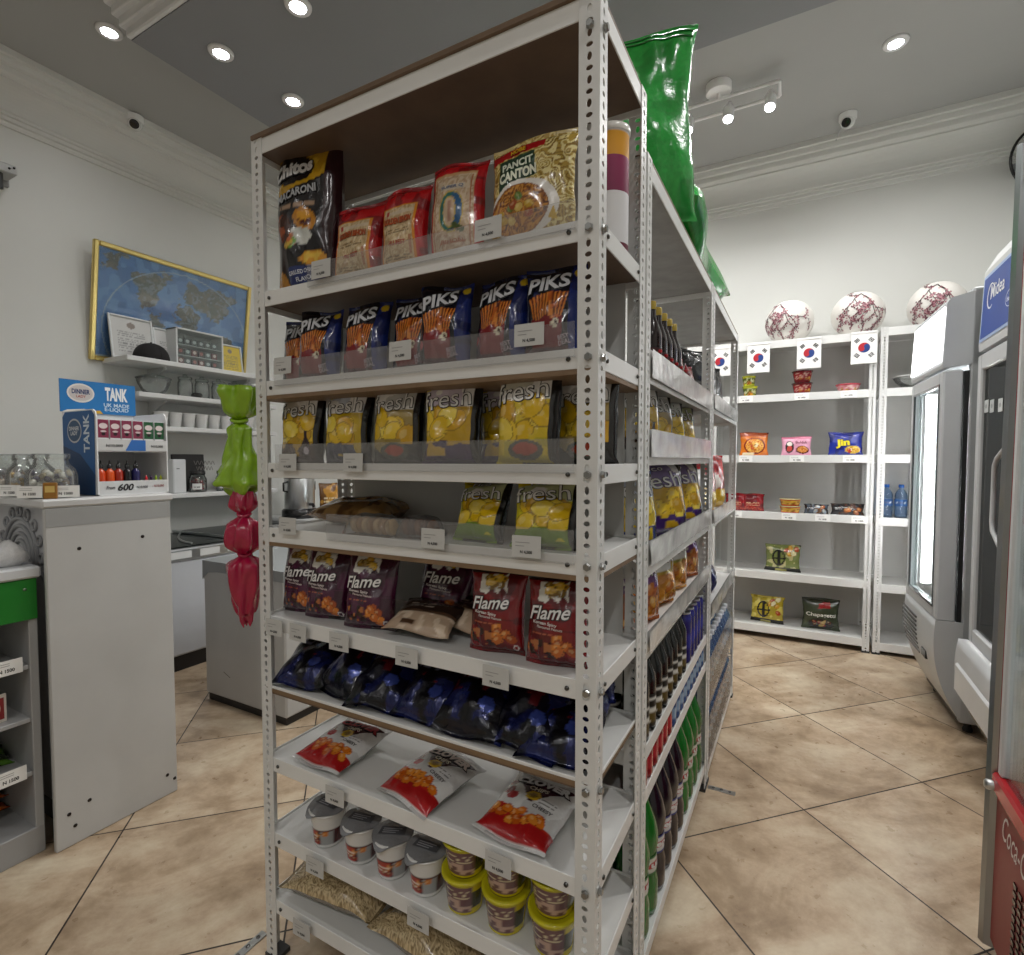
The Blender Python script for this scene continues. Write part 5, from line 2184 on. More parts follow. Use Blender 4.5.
# --- top shelf
def p_chit(p):
    p.bg('#131014')
    p.rect(.84, 1, 0, 1, '#2c0d14')
    p.poly([(0, .60), (.3, .66), (.84, .74), (.84, .93), (0, .93)], '#c79a1c')
    p.noise('#e0b832', 60, .6, p.reg(.3, .84, .76, .93))
    p.rect(0, 1, .93, 1, '#1a0f12')
    p.poly([(0, .60), (.3, .66), (.84, .735), (.84, .70), (.3, .62), (0, .56)], '#0d0b0d')
    for q in ((.3, .8, .36, .1),):
        p.ell(*q, '#120d10')
    p.lines(.15, .72, .54, .59, 1, '#b89a80', .9, .7)
    p.ell(.58, .46, .2, .07, '#c8861c', -.4)
    p.ell(.58, .46, .13, .035, '#5a1c12', -.4)
    p.ell(.56, .485, .12, .03, '#e8a82c', -.3)
    p.poly([(.16, .38), (.3, .33), (.62, .30), (.72, .355), (.66, .40), (.4, .42)], '#cfd2cc')
    p.chips(6, .3, .55, .31, .38, .012, ('#6a9a2c', '#d8b848', '#c86a3a'))
    p.ell(.2, .42, .17, .09, '#6a3018', .5)
    p.ell(.2, .44, .12, .06, '#9a4a20', .5)
    p.noise('#45200f', 60, .6, p.ellm(.2, .42, .17, .09, .5) < 1)
    p.ell(.14, .22, .14, .11, '#2a1812')
    p.ell(.7, .22, .19, .045, '#d8982c')
    p.noise('#e8c04a', 80, .5, p.ellm(.7, .22, .17, .04) < 1)
    p.rect(.28, .84, .08, .175, '#1c2f6a')
    p.ell(.14, .08, .12, .08, '#b07a2c')
    p.rect(0, 1, 0, .05, '#7a5c3c')


bagkind('snack_bag', .19, .345, .085, p_chit, 41, [dict(s='Chitos', u=.33, v=.80, w=.62, h=.1, col='#e6e6e6', out='#0c0a0c', bold=.05, ow=.06, rot=R(9)),
        dict(s='MACARONI', u=.42, v=.635, w=.62, h=.055, col='#b9bcc0', out='#060606', bold=.03, ow=.05, rot=R(8)),
        dict(s='GRILLED CHICKEN', u=.56, v=.145, w=.5, h=.024, col='#dfe4ee', rot=R(3)), dict(s='FLAVOR', u=.56, v=.105, w=.3, h=.024, col='#dfe4ee', rot=R(3))],
        back='#2a0d14', seal=.045, foot=True).put((-1.092, .955, SH[8]), 'tall black and gold snack bag on the top shelf by the left post', (R(-2), 0, R(8)), scale=(1.06, 1.1, 1.13))


def p_bihon(sd):
    def f(p):
        p.bg('#bb141c')
        p.noise('#8a0d16', 40, .6)
        p.rect(.1, .86, .06, .76, '#d88a1c')
        p.rect(.14, .82, .085, .735, '#c9ae84')
        r = p.reg(.14, .82, .085, .735)
        p.noodles(r, '#c6ab82', '#d9c49c', 170, '#b39468')
        p.rect(.18, .8, .66, .7, '#d8c8b0', .7)
        p.rect(.2, .26, .655, .71, '#b03a2c')
        p.lines(.2, .76, .44, .5, 2, '#6a5636')
        p.lines(.2, .76, .16, .22, 2, '#6a5636')
        p.rect(.74, .78, .2, .4, '#a03a24', .6)
    return f


for k, (x, sd, w_, l) in enumerate(((-.925, 43, .145, 'red noodle packet with an orange bordered window, next to the tall black bag'), (-.782, 47, .135, 'red noodle packet with an orange bordered window, left of the round emblem packet'))):
    bagkind('noodle_packet', w_, .2, .06, p_bihon(sd), sd, [dict(s='GOLDEN BIHON', u=.48, v=.58, w=.6, h=.075, col='#c0561c', bold=.03, out='#7a2c10', ow=.02),
            dict(s='FILI BEST', u=.5, v=.33, w=.34, h=.05, col='#a8281c', bold=.02)], back='#8a0f18', seal=.05, cat='noodle packet').put((x, .945 - .006 * k, SH[8]), l, (R(-6), 0, R(3 - 5 * k)))


def p_q(p):
    p.bg('#bb121c')
    p.noise('#870d16', 40, .62)
    p.rect(.09, .88, .07, .86, '#c8a070')
    p.noodles(p.reg(.105, .865, .085, .845), '#c3a98a', '#d8c4a8', 170, '#b08c6c')
    p.rect(.14, .83, .105, .825, '#a8561c')
    p.noodles(p.reg(.15, .82, .11, .82), '#c3a98a', '#d4c0a6', 170, '#b3947a')
    p.rect(.25, .72, .68, .74, '#d8ccb8')
    q = p.ellm(.48, .47, .24, .2)
    p.mask(q < 1.0, '#c0a84a')
    p.mask(q < .86, '#2f6a62')
    p.mask((q < .86) & (p.U > .5), '#2c5a86')
    q2 = p.ellm(.46, .47, .13, .15)
    p.mask(q2 < 1.0, '#c0a84a')
    p.mask(q2 < .8, '#cbb398')
    p.ell(.46, .47, .04, .11, '#a87a6a', 0, .8)
    p.poly([(.46, .33), (.7, .25), (.74, .29), (.54, .37)], '#4a5a2c')
    p.lines(.25, .75, .17, .22, 1, '#a8561c')


bagkind('noodle_packet', .135, .215, .055, p_q, 51, [dict(s='SUPER Q', u=.48, v=.71, w=.42, h=.038, col='#5a6a8c'), dict(s='BIHON', u=.5, v=.195, w=.4, h=.035, col='#a3561e')], back='#8a0f18', seal=.04, cat='noodle packet').put(
    (-.637, .935, SH[8]), 'red noodle packet with a large green and blue letter Q emblem', (R(-5), 0, R(3)))


def p_canton(p):
    p.bg('#d8c98c')
    allr = p.U > -1
    p.noodles(allr, '#b99a4a', '#e6d694', 230, '#8f7030')
    p.noodles(p.reg(.62, 1, .2, .95), '#b89a48', '#efe0a0', 190, '#8a6c2a')
    p.poly([(.0, .80), (.0, .90), (.66, .95), (.66, .86)], '#b3181e')
    p.poly([(.12, .52), (.12, .80), (.56, .83), (.60, .60)], '#143c24')
    p.ell(.42, .33, .44, .25, '#ece8e2')
    p.ell(.38, .32, .37, .22, '#8a5016')
    r = p.ellm(.38, .32, .36, .21) < 1
    p.noodles(r, '#9a5c1c', '#d0923a', 240, '#5a2c10')
    p.chips(9, .15, .6, .2, .45, .011, ('#c8a02c', '#5a7a24', '#a84a24', '#d8b860'))
    p.poly([(.74, .2), (.84, .18), (.8, .3)], '#d8b01c')
    p.rect(0, 1, 0, .06, '#cfc4a8')


bagkind('noodle_packet', .185, .215, .055, p_canton, 53, [dict(s='PANCIT', u=.36, v=.735, w=.38, h=.075, col='#e6ead8', bold=.04, rot=R(5)), dict(s='CANTON', u=.37, v=.635, w=.46, h=.095, col='#eef0dc', bold=.05, rot=R(5)),
        dict(s='HOBE', u=.36, v=.865, w=.18, h=.045, col='#e0b01c', out='#8c1014', bold=.04, ow=.08, rot=R(4))], back='#c8b47a', seal=.05, cat='noodle packet', nu=100, nv=110).put(
    (-.462, .93, SH[8]), 'clear packet of yellow noodles with a dark green label', (R(-5), 0, R(2)))
# tall canister at the right side of the top shelf
t = thing('snack_canister', 'tall canister with orange, magenta and white bands, behind the corner post', 'canister', (-.352, 1.075, SH[8]))
m = M()
prof = [(.034, 0), (.036, .003), (.036, .03), (.036, .0301), (.036, .13), (.036, .1301), (.036, .2), (.036, .2001), (.036, .245), (.037, .248), (.037, .252)]
lathe(m, prof, mat='print', seg=28, cols=['#5a1020', '#6a1430', '#6a1430', '#dcdcde', '#dcdcde', '#7a1244', '#8a1650', '#d8981c', '#e0a020', '#c0c0c0', '#c0c0c0'])
m.build('tube', t)
m = M()
lathe(m, [(.038, .25), (.039, .252), (.039, .262), (.036, .264), (.034, .26), (0, .26)], '#e4e2dc', 'plastic', 28)
m.build('lid', t)


# --- second shelf: blue bags of fried sticks
def p_piks(sd):
    def f(p):
        p.bg('#0b0d1c')
        p.rect(.78, 1, 0, 1, '#1c2c72')
        p.noise('#131f56', 60, .55, p.U > .78)
        p.noise('#16214e', 50, .66, p.reg(0, .78, .55, 1))
        fan = [(.2, .38), (.66, .38), (.78, .66), (.45, .7), (.08, .64)]
        ins = p.poly(fan, '#5a1f0c')
        an = np.arctan2(p.U - .43, p.V + .12)
        st = np.sin(an * 75 + 3 * vnoise(p.U * 6, p.V * 6, sd))
        p.mask(ins & (st > -.35), '#c0601f')
        p.mask(ins & (st > .45), '#df8a34')
        p.poly([(.18, .1), (.68, .1), (.7, .42), (.56, .38), (.42, .43), (.28, .38), (.15, .41)], '#7d0f18')
        p.rect(.0, .78, .0, .1, '#4a0c1a')
        p.ell(.58, .34, .06, .05, '#e2d9bc')
        p.ell(.6, .345, .02, .04, '#4a2a12', .5)
        p.ell(.9, .9, .07, .05, '#d8b82c')
        p.ell(.1, .27, .05, .05, '#b8283a')
    return f


PX = [(-1.143, .965, 14), (-1.035, .925, 10), (-.892, .93, 8), (-.758, .945, 6), (-.655, .915, 9), (-.53, .93, -3), (-.412, .925, 8)]
pk = [bagkind('snack_bag', .122, .178, .062, p_piks(60 + k), 60 + k, [dict(s='PIKS', u=.43, v=.79, w=.72, h=.17, col='#d3d5da', out='#04050a', bold=.03, ow=.07, rot=R(9 if k else 4), shear=.12),
              dict(s='BEST\nDEAL', u=.72, v=.17, w=.2, h=.1, col='#b8a8b0', rot=R(12), bold=.02)], back='#16235c', seal=.045, foot=True) for k in range(3)]
for i, (x, y, rz) in enumerate(PX):
    pk[i % 3].put((x, y, SH[7]), 'dark blue bag of fried potato sticks, %s from the left on its shelf' % ORD[i], (R(-7), 0, R(rz)), 'blue bags of fried potato sticks')


# --- third shelf: potato chip bags
def p_fresh(c, c2, top, sd, kind=0):
    def f(p):
        p.bg(c)
        p.rect(0, 1, .6, 1, top)
        p.poly([(0, .84), (.3, .88), (.4, 1), (0, 1)], '#d8c41c')
        p.noise('#fafaf8', 26, .5, p.reg(0, 1, .62, 1))
        p.rect(0, 1, .28, .66, c2)
        p.chips(9, .05, .85, .3, .6, .03, ('#e0b814', '#ecc832', '#d0a018', '#f0d44c'), '#8a6a10')
        p.rect(0, 1, 0, .24, c)
        p.noise(c2, 40, .62, p.reg(0, 1, .1, .3))
        if kind == 1:      # small bottle on the print
            p.poly([(.66, .08), (.84, .08), (.84, .28), (.78, .36), (.78, .44), (.72, .44), (.72, .36), (.66, .28)], '#2c0d0d')
            p.ell(.75, .18, .06, .05, '#c8c0c8')
        if kind == 2:      # dip bowl
            p.ell(.55, .16, .28, .1, '#4a4a3c')
            p.ell(.55, .17, .2, .06, '#a8381c')
        p.rect(.9, 1, 0, 1, '#0c0c0c')
    return f


def t_fresh(sm='Fico', rot=6):
    return [dict(s='fresh', u=.44, v=.745, w=.84, h=.21, col='#f4f4f2', out='#0c0c10', bold=.0, ow=.028, rot=R(rot)), dict(s=sm, u=.42, v=.905, w=.36, h=.065, col='#f0f0f0', out='#1c1c1c', bold=.0, ow=.02, rot=R(rot))]


FB = (.14, .187, .062)
fk = {}
for k, (c, c2, top, sd, kd) in {'brown': ('#3c130d', '#b8921a', '#d8d2c8', 71, 1), 'blue': ('#101c44', '#c8a81c', '#d0d8e6', 72, 0), 'black': ('#1c1c16', '#a08a4a', '#d6d6d2', 73, 2),
                                'purple': ('#34104c', '#c8a01c', '#dcd2e2', 74, 0), 'yellow': ('#b8a818', '#d8bc14', '#d8d8c8', 75, 2), 'green': ('#6a8a14', '#d0c41c', '#c8d0a0', 76, 0)}.items():
    fk[k] = bagkind('chip_bag', *FB, p_fresh(c, c2, top, sd, kd), sd, t_fresh(), back='#101010', seal=.05, foot=True, mat='film')
g = 'potato chip bags on the third shelf'
fk['brown'].put((-1.118, .94, SH[6]), 'yellow potato chip bag with a brown base, beside the left post on the third shelf', (R(-6), 0, R(6)))
fk['blue'].put((-.958, .94, SH[6]), 'potato chip bag with a dark blue base on the third shelf', (R(-6), 0, R(6)))
fk['black'].put((-.8, .935, SH[6]), 'crumpled black and silver potato chip bag with a dip bowl picture', (R(-6), 0, R(2)))
fk['purple'].put((-.648, .93, SH[6]), 'potato chip bag with a violet base, left of the bright yellow one', (R(-6), 0, R(6)))
fk['purple'].put((-.555, 1.015, SH[6]), 'potato chip bag half hidden behind the bright yellow one', (R(-6), 0, R(18)))
fk['yellow'].put((-.462, .918, SH[6]), 'bright yellow potato chip bag at the front of the third shelf', (R(-4), 0, R(-4)), scale=1.03)
fk['black'].put((-.378, 1.0, SH[6]), 'black and silver potato chip bag cut by the corner post', (R(-6), 0, R(6)))

# --- fourth shelf
fk['green'].put((-.592, .945, SH[5]), 'green yellow potato chip bag on the fourth shelf, left of its neighbour', (R(-18), 0, R(-4)), scale=(.92, .92, .72))
fk['green'].put((-.432, .93, SH[5]), 'green yellow potato chip bag on the fourth shelf beside the corner post', (R(-14), 0, R(4)), scale=(1.02, .95, .76))


def p_bread(c1, c2, c3):
    def f(p):
        p.bg(c1)
        p.noise(c2, 30, .5)
        p.noise(c3, 55, .62)
    return f


bagkind('pastry_bag', .24, .2, .075, p_bread('#94703f', '#b8925c', '#6a4a28'), 81, back='#947044', mat='film', cat='pastry bag', nu=36, nv=36).put((-1.03, .985, SH[5] + .024), 'clear bag of brown pastries lying on the fourth shelf', (R(-84), 0, R(12)))


def cookie_tray(n, c, c2, w):
    def f():
        t = thing('cookie_pack', '', '')
        m = M()
        nu = 30
        U_, V_ = [a.ravel() for a in np.meshgrid(np.linspace(-w / 2, w / 2, nu), np.linspace(-.04, .04, 14))]
        e = np.clip(1 - (np.abs(2 * U_ / w)) ** 6, 0, 1) ** .5 * np.clip(1 - (np.abs(V_ / .04)) ** 4, 0, 1) ** .5
        z = .048 * e * (1 + .06 * np.sin(U_ * 140) * np.cos(V_ * 90))
        m.add(np.stack([U_, V_, z], -1), gridfaces(nu, 14), '#d8d8d8', 'clear', True)
        m.add(np.stack([U_, V_, U_ * 0 + .001], -1), gridfaces(nu, 14, True), '#d8d8d8', 'clear')
        m.build('wrapper', t)
        for i in range(n):
            m = M()
            x = -w / 2 + (i + .5) * w / n
            m.T = Matrix.Translation((x, 0, .021)) @ Euler((0, R(78), 0)).to_matrix().to_4x4()
            lathe(m, [(0, -.006), (.014, -.007), (.019, -.004), (.019, .004), (.014, .007), (0, .006)], c if i % 2 else c2, 'matte', 14)
            m.build('cookie', t)
        return t
    return f


Kind(cookie_tray(7, '#a87c44', '#c8a878', .13), 'cookie pack').put((-.862, .925, SH[5]), 'clear pack of pale cookies lying on the fourth shelf', (0, 0, R(-3)))
Kind(cookie_tray(5, '#5a3218', '#7a4a24', .085), 'cookie pack').put((-.748, .95, SH[5]), 'clear pack of dark cookies lying beside the pale ones', (0, 0, R(4)))


# --- fifth shelf: flame bags
def p_flame(c, c2):
    def f(p):
        p.bg(c)
        p.noise(c2, 30, .55)
        p.rect(0, 1, .93, 1, '#1a0a12')
        p.poly([(.2, .72), (.24, .92), (.68, .93), (.72, .72), (.62, .78), (.55, .71), (.45, .77), (.35, .7)], '#dcdcd4')
        p.chips(9, .3, .62, .8, .89, .011, ('#c8981c', '#8a6a14', '#e0b83a'), '#3a2a08')
        p.rect(0, 1, .41, .425, c2)
        p.noise('#2c0a0a', 70, .5, p.ellm(.36, .2, .34, .1) < 1)
        p.noise('#b06a3a', 90, .62, p.ellm(.36, .2, .34, .1) < 1)
        p.chips(7, .58, .88, .12, .34, .013, ('#c86a24', '#d8802c', '#a84a18'), '#5a1c0a')
        p.lines(.14, .6, .355, .385, 1, '#c06a4a', .9, .7)
        p.ell(.9, .1, .045, .035, '#d8d0d0')
        p.ell(.9, .1, .03, .022, c)
    return f


def t_flame(nm='Flame'):
    return [dict(s=nm, u=.42, v=.6, w=.72, h=.15, col='#ecebe9', out='#1a0a0c', bold=.015, ow=.05, rot=R(5), shear=.35), dict(s='Korean Spicy', u=.36, v=.475, w=.44, h=.045, col='#e6e0dc', rot=R(-2)),
            dict(s='Flavoured Peanuts', u=.45, v=.435, w=.44, h=.028, col='#d6c8c4', rot=R(-2))]


kp_ = bagkind('peanut_bag', .138, .178, .06, p_flame('#3a0c28', '#4c1438'), 91, t_flame(), back='#240818', seal=.05, foot=True)
kr_ = bagkind('peanut_bag', .128, .172, .055, p_flame('#7d0c14', '#5c0810'), 92, t_flame(), back='#5a0a10', seal=.05, foot=True)
kp_.put((-1.128, .945, SH[4]), 'dark violet bag of spicy peanuts beside the left post', (R(-6), 0, R(4)))
kp_.put((-1.03, .935, SH[4]), 'dark violet bag of spicy peanuts, between the two other violet ones', (R(-7), 0, R(6)))
kp_.put((-.88, .925, SH[4]), 'dark violet bag of spicy peanuts, front right of the violet group', (R(-8), 0, R(8)), scale=1.03)
kp_.put((-.76, 1.04, SH[4]), 'dark violet bag of spicy peanuts leaning in the shade behind', (R(-14), R(6), R(16)))
kr_.put((-.542, .935, SH[4]), 'red bag of spicy peanuts, left of the two red ones', (R(-5), 0, R(4)))
kr_.put((-.405, .925, SH[4]), 'red bag of spicy peanuts beside the corner post', (R(-6), 0, R(2)))


def p_cook(p):
    p.bg('#2a1d18')
    p.rect(0, 1, 0, .42, '#b8a088')
    p.noise('#d8c4ac', 50, .55, p.V < .42)
    p.rect(0, 1, .42, .5, '#4a3628')
    p.lines(.15, .6, .6, .78, 2, '#a89888')
    p.rect(.25, .45, .12, .22, '#4a3424')


kck = bagkind('cookie_packet', .17, .12, .04, p_cook, 95, [], back='#2a1d18', cat='cookie packet', nu=40, nv=30)
kck.put((-.735, .905, SH[4] + .018), 'brown and cream cookie packet lying at the front edge of the fifth shelf', (R(-70), 0, R(6)))
kck.put((-.665, .965, SH[4] + .022), 'brown and cream cookie packet lying against the red peanut bag', (R(-72), 0, R(-10)))


# --- sixth shelf: heap of dark blue packets
def p_navy(sd):
    def f(p):
        p.bg('#080b20')
        p.noise('#131d54', 26, .54)
        p.noise('#05060f', 34, .6, seed=4)
        p.poly([(.1, .45), (.6, .5), (.7, .75), (.2, .8)], '#0a0b12')
        p.noise('#6a1520', 50, .68, p.reg(.1, .7, .4, .9))
        p.ell(.7, .3, .1, .08, '#3a4a96')
        p.lines(.2, .6, .55, .65, 1, '#7a7f98')
    return f


kn = [bagkind('snack_bag', .165, .22, .075, p_navy(s), s, [], back='#0a0d24', seal=.05, mat='foil', wr=1.5, nu=40, nv=48) for s in (96, 97, 98)]
spots = [(-1.09, .905, -66, 8), (-.965, .915, -60, -6), (-.84, .905, -64, 10), (-.715, .91, -58, -4), (-.59, .905, -62, 6), (-.475, .91, -60, -8), (-.39, .905, -66, 4)]
for i, (x, y, rx, rz) in enumerate(spots):
    kn[i % 3].put((x, y - .022, SH[3] + .012), 'glossy dark blue packet, front row of the sixth shelf, %s from the left' % ORD[i], (R(rx), R((-6, 5, 0)[i % 3]), R(rz)), 'dark blue packets on the sixth shelf', (1.0, 1.15, .9))
for i, x in enumerate((-1.03, -.86, -.7, -.53, -.40)):
    kn[(i + 1) % 3].put((x, 1.0, SH[3] + .085), 'glossy dark blue packet, back row of the sixth shelf, %s from the left' % ORD[i], (R(-70), R((4, -5, 3)[i % 3]), R(-8 + 5 * i)), 'dark blue packets on the sixth shelf', (1.05, .9, .9))


# --- seventh shelf: three corn chip bags lying flat
def p_clover(p):
    p.bg('#c9c8c6')
    p.noise('#dcdcda', 22, .55)
    p.poly([(.1, .84), (.98, .88), (.5, .45)], '#3c1220')
    p.rect(0, 1, 0, .24, '#a8161a')
    p.poly([(0, .24), (.0, .4), (.25, .35), (.5, .29), (.95, .24), (.95, .22), (0, .22)], '#b8281c')
    p.chips(18, .06, .92, .2, .35, .014, ('#d8741c', '#e08a2c', '#c85c14'), '#8a2c0c')
    p.ell(.12, .58, .075, .06, '#8c1a20', .3)
    p.ell(.22, .5, .085, .06, '#9c2228', .3)
    p.ell(.1, .7, .06, .045, '#7a161c', .3)
    p.ell(.5, .57, .11, .075, '#c8a41c')
    p.ell(.5, .57, .06, .04, '#8a6a10')
    p.lines(.62, .86, .5, .58, 2, '#55504e')
    p.rect(0, 1, 0, .05, '#d4d4d2')


kcv = [bagkind('corn_chip_bag', .165, .2, .05, p_clover, s, [dict(s='CLOVER', u=.52, v=.79, w=.8, h=.13, col=c, out='#1a1018', bold=.06, ow=.06, rot=R(3)), dict(s='CHIPS', u=.52, v=.675, w=.3, h=.06, col='#d8d2c0', bold=.03),
               dict(s='CHEESY', u=.72, v=.44, w=.3, h=.045, col='#3a3434', bold=.02, rot=R(-3))], back='#c4c4c2', seal=.05, mat='film') for s, c in ((101, '#a0242c'), (102, '#d8c8c0'), (103, '#d9d9d9'))]
for k, (x, y, rz, l) in enumerate(((-1.03, .885, -3, 'left of the three'), (-.757, .878, -12, 'the middle one'), (-.49, .882, -4, 'right, near the corner post'))):
    kcv[k].put((x, y, SH[2] + .012), 'white and red corn chip bag lying on the seventh shelf, ' + l, (R(-84), 0, R(rz)), scale=(1.02, 1, .96))


# --- eighth shelf: cups
def cup_white():
    t = thing('noodle_cup', '', '')
    m = M()
    h, r0, r1 = .082, .033, .042

    def pt(u, z):
        p = P(u, z / h, 2 * PI * r1, h, 7)
        p.bg('#d8d8d6')
        p.rect(0, 1, .1, .55, '#4a1c1e')
        p.rect(.36, .5, .12, .52, '#a83a2c')
        p.rect(.55, .68, .12, .52, '#9a9c9c')
        p.chips(5, .3, .7, .2, .45, .009, ('#8a2a1c', '#c87a3a'))
        p.rect(.15, .25, .1, .55, '#cfcfcc')
        p.lines(.36, .5, .25, .4, 2, '#e8d8c8')
        return p.c
    lathe(m, [(r0 - .004, 0), (r0, .002)] + [(r0 + (r1 - r0) * k, .003 + (h - .003) * k) for k in np.linspace(0, 1, 22)], mat='plastic', seg=36, paint=pt)
    m.build('cup', t)
    m = M()
    lathe(m, [(r1, h - .004), (r1 + .003, h - .003), (r1 + .003, h + .001), (r1, h + .002)], '#d8d8d6', 'plastic', 28, caps=False)
    m.build('rim', t)
    m = M()
    # foil lid a little larger than the rim, with a pull tab bent down
    n = 36
    an = np.arange(n) / n * 2 * PI
    rr_ = (r1 + .004) * (1 + .16 * np.exp(-((an - 4.3) / .35) ** 2))
    ring = np.stack([rr_ * np.cos(an), rr_ * np.sin(an), h + .004 - .012 * np.exp(-((an - 4.3) / .35) ** 2) + .0015 * np.sin(an * 5)], -1)
    mid = np.stack([.6 * r1 * np.cos(an), .6 * r1 * np.sin(an), h + .006 + .001 * np.sin(an * 3)], -1)
    v = np.concatenate([ring, mid, [[0, 0, h + .0065]]])
    F = [(i, (i + 1) % n, n + (i + 1) % n, n + i) for i in range(n)] + [(n + i, n + (i + 1) % n, 2 * n) for i in range(n)]
    m.add(v, F, '#a3a5a8', 'foil', True)
    m.add(v - (0, 0, .001), [q[::-1] for q in F], '#b8b8b8', 'metal', True)
    mp = pmap((0, 0, h + .0066), (1, 0, 0), (0, 1, 0))
    flatpoly(m, mp, [(-.03, -.012), (.03, -.012), (.028, .012), (-.028, .012)], '#4d4f53', .0006)
    for k_ in range(3):
        flatpoly(m, mp, [(-.022, .006 - .006 * k_), (.02 - .006 * k_, .006 - .006 * k_), (.02 - .006 * k_, .0035 - .006 * k_), (-.022, .0035 - .006 * k_)], '#a8a8ac', .0012)
    m.build('foil_lid', t)
    return t


KWC = Kind(cup_white, 'noodle cup')
for i, (x, rz) in enumerate(((-1.025, 0), (-.912, 12), (-.815, 24), (-.716, 5))):
    KWC.put((x, .925, SH[1]), 'white noodle cup under a silver foil lid, %s from the left' % ORD[i], (0, 0, R(rz)), 'white noodle cups on the eighth shelf', 1.05)


def cup_yellow():
    t = thing('noodle_cup', '', '')
    m = M()
    h, r0, r1 = .095, .036, .045

    def pt(u, z):
        p = P(u, z / h, 2 * PI * r1, h, 9)
        p.bg('#c9b81c')
        p.rect(.3, .6, .1, .86, '#6a4a4c')
        p.lines(.32, .58, .5, .82, 3, '#d8cca8')
        p.noise('#b89a8a', 140, .6, p.reg(.3, .6, .12, .48))
        p.rect(.62, .7, .2, .7, '#3a3a24')
        return p.c
    lathe(m, [(r0 - .004, 0), (r0, .002)] + [(r0 + (r1 - r0) * k, .003 + (h - .003) * k) for k in np.linspace(0, 1, 26)], mat='plastic', seg=40, paint=pt)
    m.build('cup', t)
    m = M()
    lathe(m, [(r1 + .001, h - .006), (r1 + .004, h - .005), (r1 + .004, h + .003), (r1 - .001, h + .005), (r1 - .004, h + .002), (0, h + .002)], '#c8c01c', 'plastic', 32, caps=False)
    mp = pmap((0, 0, h + .002), (1, 0, 0), (0, 1, 0))
    flatpoly(m, mp, ellpts(0, 0, .034, .034, 26), '#8a7a1c', .0006)
    flatpoly(m, mp, ellpts(0, 0, .02, .012, 20), '#c8bc3a', .0012)
    m.build('lid', t)
    return t


KY = Kind(cup_yellow, 'noodle cup')
for i, x in enumerate((-.598, -.497, -.39)):
    KY.put((x - .02, .93, SH[1]), 'yellow noodle cup at the bottom of its stack, ' + ('next to the white cups', 'middle of the three stacks', 'beside the corner post')[i], (0, 0, R(12)), 'yellow noodle cups on the eighth shelf', (1.05, 1.05, .8))
    KY.put((x - .02, .932, SH[1] + .0792), 'yellow noodle cup on top of its stack, ' + ('next to the white cups', 'middle of the three stacks', 'beside the corner post')[i], (0, 0, R(20)), 'yellow noodle cups on the eighth shelf', (1.05, 1.05, .72))


# --- lowest shelf: clear bags of dry noodles
def p_dry(c1, c2, c3, lab=None):
    def f(p):
        p.noodles(p.U > -1, c1, c2, 260, c3)
        if lab:
            p.rect(.3, .72, .35, .7, lab)
            p.lines(.35, .68, .4, .65, 3, '#b8b0a0')
    return f


kd_ = [bagkind('dry_noodle_bag', .2, .3, .08, p_dry('#b09a74', '#d2bd94', '#8a7654', lb), sd, back='#7a6848', nu=90, nv=110, mat='film', cat='noodle bag') for lb, sd in ((None, 111), ('#b8a89c', 112), ('#24502c', 113))]
kd_[0].put((-1.165, .975, SH[0] + .042), 'clear bag of dry rice noodles lying at the left of the lowest shelf', (R(-89), 0, R(-86)))
kd_[2].put((-1.14, 1.03, SH[0] + .1), 'clear noodle bag with a green label on top of the plain one, lowest shelf', (R(-84), 0, R(-80)), scale=(.8, .75, .8))
kd_[1].put((-.855, .985, SH[0] + .042), 'clear noodle bag with a pale label lying on the lowest shelf', (R(-89), 0, R(-94)))
kd_[0].put((-.56, .975, SH[0] + .042), 'clear bag of dry rice noodles on the lowest shelf behind the corner post', (R(-89), 0, R(-88)), scale=(1, 1, .8))


# --- price cards on the lips of the end unit
def tag_card(w, h, price):
    def f():
        m = M()
        box(m, -w / 2, w / 2, -.001, 0, -h, 0, '#c2c2bf', 'matte')
        mp = pmap((0, -.001, 0), (1, 0, 0), (0, 0, 1))
        tx(m, price, mp, .0, -h * .76, w * .42, h * .17, '#141416', bold=.04, off=.0004)
        for k in range(2):
            z = -h * (.3 + .16 * k)
            flatpoly(m, mp, [(-w * .38, z), (w * (.12 - .2 * k), z), (w * (.12 - .2 * k), z - h * .035), (-w * .38, z - h * .035)], '#8f8f8f', .0003)
        return m.build('price_tag')
    return f


def pxX(px, Y):
    """x on the unit's front plane seen in that direction from the visitor's standing point"""
    r = (px - 512) / 532
    return Y * (-.476 + .879 * r) / (.879 + .476 * r)


TG = Kind(tag_card(.058, .04, 'N 4,500'), 'price tag')
rows = [(8, (-.95, -.515), 'top', .036), (7, (-1.082, -.725, -.43), 'second', .05), (6, (-1.07, -.86), 'third', .022), (5, (-1.075, -.645, -.435), 'fourth', .03),
        (4, (-1.13, -1.045, -.91, -.715, -.5), 'fifth', -.002), (2, (-.93, -.495), 'seventh', -.003), (1, (-1.0, -.69), 'eighth', -.003), (0, (-1.05,), 'lowest', -.003)]
for i, xs, nm, dz in rows:
    for k, x in enumerate(xs):
        l = ('white price card on the lip of the %s shelf' % nm) + ('' if len(xs) == 1 else ', %s from the left' % ORD[k])
        TG.put((x, .859, L1[i] + dz), l, (R(-2), 0, R((1, -1, 2)[k % 3])), 'price cards on the near shelf unit')

